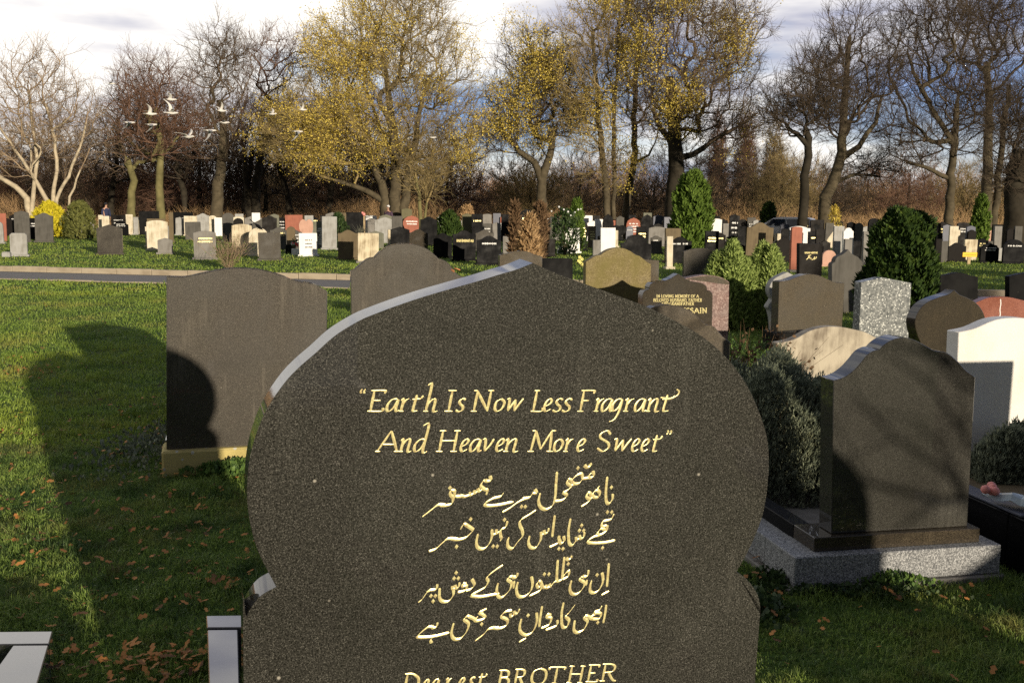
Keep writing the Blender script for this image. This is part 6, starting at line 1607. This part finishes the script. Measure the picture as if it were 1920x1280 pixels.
# planter with stake
pl_ = root('planter', Matrix.Translation((at(677, 430, 41).x, 41, 0)), 'dark pot of spiky grass with a stake and pink flower before the black block', 'planter')
V, F = [], []
for z_, r_r in ((0, .2), (.55, .28), (.6, .3), (.6, .25), (.5, .22)):
    V += [(r_r * math.cos(i * .5236), r_r * math.sin(i * .5236), z_) for i in range(12)]
for j in range(4): F += [(j * 12 + i, j * 12 + (i + 1) % 12, (j + 1) * 12 + (i + 1) % 12, (j + 1) * 12 + i) for i in range(12)]
F.append(tuple(range(48, 60))); mk('pot', V, F, M['blackdull'], pl_)
box('stake', .1, .15, -.02, .03, .5, 1.35, M['wood'], pl_); r = np.random.default_rng(2); n = 60
a = np.c_[r.normal(size=(n, 2)) * .08, np.full(n, .55)]; tubes('grass_tuft', a, a + np.c_[r.normal(size=(n, 2)) * .14, .2 + .3 * r.random(n)], np.full(n, .008), np.full(n, .003), 3, M['greyg'], pl_)
V = []; F = []; uv(V, F, (.12, 0, 1.42), .07); uv(V, F, (.06, 0, 1.48), .05); mk('bloom', V, F, M['pinkf'], pl_, True)
# yellow board on a post
q = gp(1817, 496); sg = root('sign', Matrix.Translation((q.x, q.y, 0)) @ Matrix.Rotation(R(8), 4, 'Z'), 'yellow board on a short wooden post before the whitish streaked stone', 'sign')
zt = at(1817, 473, q.y).z; s_ = q.y / FPX
box('post', -3 * s_, 3 * s_, .012, .06, 0, zt - .01, M['wood'], sg); box('board', -14.5 * s_, 14.5 * s_, -.012, .01, zt - 8.5 * s_, zt, M['yellow'], sg)
V = []; F = []
for i in range(9):
    o_ = len(V); x_ = (-11 + i * 2.6) * s_; V += [(x_, -.0145, zt - 5 * s_), (x_ + 1.6 * s_, -.0145, zt - 5 * s_), (x_ + 1.6 * s_, -.0145, zt - 4 * s_), (x_, -.0145, zt - 4 * s_)]; F.append((o_, o_ + 1, o_ + 2, o_ + 3))
mk('lettering', V, F, M['brown'], sg)

# ------------------------------------------------------------------ people
def person(px, ytop, D, coat, trous, hair, hat, label, yaw=0.0, seed=0):
    x_ = at(px, ytop, D).x; ht = min(1.85, at(px, ytop, D).z)
    rt = root('person', Matrix.Translation((x_, D, 0)) @ Matrix.Rotation(yaw, 4, 'Z') @ Matrix.Scale(ht / 1.75, 4), label, 'person')
    def skin(name, pts, edges, rad, m, rootv=0):
        me = bpy.data.meshes.new(name); me.from_pydata(pts, edges, []); o = bpy.data.objects.new(name, me); C.objects.link(o); o.parent = rt
        s = o.modifiers.new('skin', 'SKIN'); s.use_smooth_shade = True
        for i, v in enumerate(me.skin_vertices[0].data): v.radius = rad[i] if isinstance(rad[i], tuple) else (rad[i], rad[i]); v.use_root = (i == rootv)
        u = o.modifiers.new('sub', 'SUBSURF'); u.levels = 1; u.render_levels = 1; me.materials.append(m); return o
    P = [(0, 0, .95), (0, 0, 1.15), (0, -.01, 1.38), (0, -.02, 1.50), (0, -.03, 1.56), (0, -.04, 1.66), (.10, 0, .88), (.11, -.02, .5), (.11, .02, .08), (.12, -.13, .03), (-.10, 0, .88), (-.11, .02, .5), (-.11, .06, .08), (-.12, -.09, .03),
         (.19, 0, 1.40), (.25, .02, 1.12), (.24, -.10, .88), (.24, -.14, .80), (-.19, 0, 1.40), (-.25, .02, 1.12), (-.22, -.12, .90), (-.21, -.16, .82)]
    E = [(0, 1), (1, 2), (2, 3), (3, 4), (4, 5), (0, 6), (6, 7), (7, 8), (8, 9), (0, 10), (10, 11), (11, 12), (12, 13), (2, 14), (14, 15), (15, 16), (16, 17), (2, 18), (18, 19), (19, 20), (20, 21)]
    Rd = [(.15, .11), (.14, .10), (.17, .11), .06, .07, (.075, .095), .085, .06, .045, .04, .085, .06, .045, .04, .055, .045, .035, .03, .055, .045, .035, .03]
    skin('body', P, E, Rd, M['skin'])
    Pc = [(0, .0, .82), (0, 0, 1.0), (0, 0, 1.18), (0, -.01, 1.39), (0, -.01, 1.47), (.195, 0, 1.41), (.255, .02, 1.12), (.24, -.09, .92), (-.195, 0, 1.41), (-.255, .02, 1.12), (-.22, -.11, .94)]
    skin('coat', Pc, [(0, 1), (1, 2), (2, 3), (3, 4), (3, 5), (5, 6), (6, 7), (3, 8), (8, 9), (9, 10)], [(.20, .15), (.18, .14), (.17, .125), (.195, .13), .08, .075, .062, .05, .075, .062, .05], coat)
    skin('trousers', [(0, 0, .93), (.10, 0, .86), (.11, -.02, .5), (.11, .02, .10), (-.10, 0, .86), (-.11, .02, .5), (-.11, .06, .10)], [(0, 1), (1, 2), (2, 3), (0, 4), (4, 5), (5, 6)], [(.16, .12), .10, .075, .065, .10, .075, .065], trous)
    V = []; F = []; uv(V, F, (0, -.02, 1.70), .098, 12, 8)
    V = [(v[0], v[1] * 1.12, max(v[2], 1.66 - (v[1] < -.06) * -.05)) for v in V]
    mk('hat' if hat else 'hair', V, F, hair, rt, True)
    V = []; F = []; uv(V, F, (0, -.135, 1.655), .018, 6, 4); uv(V, F, (.035, -.122, 1.675), .010, 6, 4); uv(V, F, (-.035, -.122, 1.675), .010, 6, 4); mk('face', V, F, M['skin'], rt, True)
    return rt
M['skin'] = flat('skin', (0.45, 0.26, 0.18), .6); M['navy'] = flat('navy_cloth', (0.020, 0.028, 0.07), .9); M['darkc'] = flat('dark_cloth', (0.02, 0.02, 0.025), .9)
M['purple'] = flat('purple_cloth', (0.075, 0.045, 0.075), .9); M['whitec'] = flat('white_cloth', (0.75, 0.72, 0.72), .9)
person(198, 381, 62, M['navy'], M['darkc'], M['darkc'], False, 'person in a navy coat standing with bowed head behind the cream stones at left', .9)
person(728, 384, 57, M['purple'], M['darkc'], M['whitec'], True, 'person in a dark purple coat and white cap standing under the maple', -.5)

# ------------------------------------------------------------------ gulls and the magpie
M['gull'] = flat('white_feathers', (0.62, 0.60, 0.57), .8); M['gullg'] = flat('grey_feathers', (0.36, 0.36, 0.37), .8); M['beak'] = flat('beak', (0.5, 0.3, 0.05), .5)
def loft(rings, k=8):
    V = []; F = []
    for (x_, y_, z_, rx_, rz_) in rings: V += [(x_ + rx_ * math.cos(6.283 * i / k), y_, z_ + rz_ * math.sin(6.283 * i / k)) for i in range(k)]
    for j in range(len(rings) - 1): F += [(j * k + i, (j + 1) * k + i, (j + 1) * k + (i + 1) % k, j * k + (i + 1) % k) for i in range(k)]
    F += [tuple(range(k)), tuple(range(len(V) - 1, len(V) - 1 - k, -1))]
    return V, F
def wing(side, flap, sweep, span=.42):
    V = []; F = []; n = 6
    for i in range(n + 1):
        s = i / n; x_ = side * (.03 + span * s * math.cos(flap * (1 - .4 * s))); z_ = .02 + span * s * math.sin(flap * (1 - .4 * s)) - (.06 * s * s if flap < .5 else 0)
        c_ = .14 * (1 - s ** 1.7 * .85); y_ = .02 - .05 * math.sin(s * 3.1) + sweep * s * s * .16
        for t_, th in ((-.45, 0), (-.1, .012), (.55, .002)): V.append((x_, y_ + t_ * c_, z_ + th * (1 - s * .7)))
        for t_, th in ((.55, -.001), (-.1, -.004)): V.append((x_, y_ + t_ * c_, z_ + th))
    for i in range(n): F += [(i * 5 + j, i * 5 + (j + 1) % 5, (i + 1) * 5 + (j + 1) % 5, (i + 1) * 5 + j) for j in range(5)]
    F += [tuple(range(5)), tuple(range(len(V) - 1, len(V) - 6, -1))]
    return V, F
def gull(px, py, D, size, yaw, bank, flap, label):
    p = at(px, py, D)
    rt = root('gull', Matrix.Translation(p) @ Matrix.Rotation(yaw, 4, 'Z') @ Matrix.Rotation(bank, 4, 'Y') @ Matrix.Scale(size * .85, 4), label, 'gull', 'gulls flying over the left headstones')
    V, F = loft([(0, -.24, .012, .004, .004), (0, -.215, .012, .014, .014), (0, -.18, .018, .032, .032), (0, -.13, .010, .034, .034), (0, -.06, 0, .052, .050), (0, .03, 0, .052, .046), (0, .10, .004, .034, .030), (0, .16, .008, .02, .014)])
    mk('body', V, F, M['gull'], rt, True)
    for s_, f_ in ((1, flap), (-1, flap * .9)):
        V, F = wing(s_, f_, 1.0); mk('wing', V, F, M['gullg'] if flap < .3 else M['gull'], rt, True)
    mk('tail', [(-.02, .14, .008), (.02, .14, .008), (.05, .25, .006), (0, .235, .006), (-.05, .25, .006), (-.02, .14, .002), (.02, .14, .002), (.05, .25, .002), (0, .235, .002), (-.05, .25, .002)], [(0, 1, 2, 3), (0, 3, 4), (6, 5, 8, 7), (5, 9, 8), (0, 5, 6, 1), (1, 6, 7, 2), (2, 7, 8, 3), (3, 8, 9, 4), (4, 9, 5, 0)], M['gull'], rt)
    V, F = loft([(0, -.275, .006, .001, .001), (0, -.238, .012, .006, .006)], 6); mk('beak', V, F, M['beak'], rt)
for a in [(320, 187, 34, 1.0, 1.9, .1, .9, 'topmost gull of the left flock, wings raised, above the brightest one'), (321, 212, 32, 1.15, 2.2, -.5, 1.25, 'brightest gull with wings straight up, centre of the left flock'), (282, 214, 34, 1.1, 2.0, .3, 1.0, 'gull upper left of the brightest one'),
          (284, 234, 34, 1.0, 2.0, .2, -.6, 'gull with lowered wings just below the upper left one'), (242, 230, 35, 1.05, 2.2, .2, -.5, 'leftmost gull of the close flock'), (353, 257, 31, 1.15, 1.2, -.2, .75, 'lowest gull of the flock with spread raised wings'),
          (415, 208, 34, 1.0, 2.3, .2, 1.1, 'upper gull of the pair before the tall dark-trunked tree'), (420, 230, 35, 1.0, 2.1, .1, .15, 'flat-winged gull below the upper gull of the trunk pair'), (394, 245, 33, 1.05, 2.1, .4, -.9, 'gull with drooping wings left of the tall trunk'),
          (510, 214, 34, .9, 1.4, -.2, .8, 'gull at the left edge of the yellow maple'), (567, 206, 35, .85, 2.2, .1, 1.2, 'upper gull against the yellow maple'), (558, 247, 34, .95, 2.1, .3, -1.0, 'lower gull against the yellow maple'),
          (208, 157, 40, .85, 2.0, .1, .1, 'lone gull far left, highest in the pale gap'), (811, 258, 38, .8, 1.9, .2, .1, 'lone faint gull right of the maple trunks')]:
    gull(*a)
p = at(485, 424, 27.4); mg = root('magpie', Matrix.Translation((p.x, p.y, p.z - .02)) @ Matrix.Rotation(1.35, 4, 'Z') @ Matrix.Rotation(R(38), 4, 'X') @ Matrix.Scale(1.0, 4), 'black and white magpie perched on the cream round-topped stone', 'magpie')
V, F = loft([(0, -.15, .01, .003, .003), (0, -.12, .01, .012, .012), (0, -.09, .012, .03, .03), (0, -.05, .0, .034, .036), (0, .0, 0, .045, .045), (0, .07, 0, .04, .035), (0, .12, 0, .02, .018)]); mk('body', V, F, M['black'], mg, True)
V, F = loft([(0, -.04, -.016, .02, .016), (0, .0, -.02, .036, .032), (0, .05, -.014, .032, .028), (0, .09, -.008, .016, .014)]); mk('belly', V, F, M['white'], mg, True)
V, F = box_vf(-.018, .018, .10, .33, -.006, .006); mk('tail', V, F, M['black'], mg)
for s_ in (-1, 1):
    V, F = loft([(s_ * .04, -.03, .01, .008, .02), (s_ * .046, .03, .008, .012, .03), (s_ * .03, .13, .004, .006, .012)]); mk('wing', V, F, M['black'], mg, True)
    V, F = box_vf(s_ * .012 - .002, s_ * .012 + .002, -.01, -.006, -.085, -.03); mk('leg', V, F, M['black'], mg)

# ------------------------------------------------------------------ the car
M['carw'] = flat('silver_white_paint', (0.62, 0.64, 0.68), .25); M['glass'] = flat('car_glass', (0.02, 0.03, 0.05), .05, spec=.8); M['tyre'] = flat('tyre', (0.02, 0.02, 0.02), .9); M['rim'] = flat('rim', (0.5, 0.5, 0.5), .3, .6); M['lamp'] = flat('rear_lamp', (0.5, 0.02, 0.02), .3)
D_ = 59.5; cp = at(1472, 420, D_); cr_ = root('parked_car', Matrix.Translation((cp.x, D_, 0)) @ Matrix.Rotation(R(-46), 4, 'Z') @ Matrix.Scale(1.0, 4), 'silver-white estate car parked behind the back row under the bare trees', 'car')
def body_prof(): return [(-2.05, .35), (-2.12, .62), (-2.05, .85), (-1.2, .96), (-.55, 1.36), (-.1, 1.47), (.8, 1.48), (1.5, 1.42), (1.95, 1.02), (2.12, .92), (2.16, .5), (2.05, .3), (1.75, .28), (-1.75, .28)]
pr = catmull([p_ + (1,) if i in (0, 11, 12, 13) else p_ for i, p_ in enumerate(body_prof())], 3); n = len(pr); V = []; F = []
secs = [(-.86, .90), (-.80, 1.0), (0, 1.0), (.80, 1.0), (.86, .90)]
for y_, k_ in secs:
    for (a, c_) in pr:
        tuck = .18 * max(0, (c_ - .9)) / .6
        V.append((a * (.98 if k_ < 1 else 1), y_ * (1 - tuck), .3 + (c_ - .3) * (.97 if k_ < 1 else 1)))
for j in range(4): F += [(j * n + i, j * n + (i + 1) % n, (j + 1) * n + (i + 1) % n, (j + 1) * n + i) for i in range(n)]
F += [tuple(range(n - 1, -1, -1)), tuple(range(4 * n, 5 * n))]
mk('body', V, F, M['carw'], cr_, True)
for s_ in (-1, 1):
    for (a, b_, c_, d_) in ((-.95, -.45, -.35, .0), (-.28, .55, -.28, .45), (.62, 1.35, .52, 1.3)):
        yy = s_ * .862; y2 = s_ * .755
        mk('window', [(a + .08, yy, .98), (b_, yy, .98), (d_, y2, 1.36), (c_, y2, 1.36), (a + .08, yy - s_ * .02, .98), (b_, yy - s_ * .02, .98), (d_, y2 - s_ * .02, 1.36), (c_, y2 - s_ * .02, 1.36)], [(0, 1, 2, 3), (7, 6, 5, 4), (0, 4, 5, 1), (1, 5, 6, 2), (2, 6, 7, 3), (3, 7, 4, 0)], M['glass'], cr_)
    box('rear_lamp', 1.98, 2.14, s_ * .78 - .1, s_ * .78 + .1, .8, .98, M['lamp'], cr_); box('headlight', -2.13, -2.02, s_ * .65 - .16, s_ * .65 + .16, .62, .76, M['white'], cr_)
    for x_ in (-1.3, 1.35):
        V = []; F = []
        for y_, rr_ in ((s_ * .66, .28), (s_ * .66, .33), (s_ * .88, .33), (s_ * .88, .2)): V += [(x_ + rr_ * math.cos(i * .3927), y_, .33 + rr_ * math.sin(i * .3927)) for i in range(16)]
        for j in range(3): F += [(j * 16 + i, j * 16 + (i + 1) % 16, (j + 1) * 16 + (i + 1) % 16, (j + 1) * 16 + i) for i in range(16)]
        F.append(tuple(range(16))); w_ = mk('wheel', V, F, M['tyre'], cr_)
        V = [(x_ + .2 * math.cos(i * .3927), s_ * .875, .33 + .2 * math.sin(i * .3927)) for i in range(16)] + [(x_, s_ * .865, .33)]; mk('rim', V, [(i, (i + 1) % 16, 16) for i in range(16)], M['rim'], w_)
mk('rear_window', [(1.56, -.62, 1.38), (1.56, .62, 1.38), (1.94, .68, 1.05), (1.94, -.68, 1.05)], [(0, 1, 2, 3)], M['glass'], cr_)
mk('windscreen', [(-.62, -.62, 1.36), (-.62, .62, 1.36), (-1.16, .68, 1.0), (-1.16, -.68, 1.0)], [(3, 2, 1, 0)], M['glass'], cr_)
bpy.context.view_layer.update()
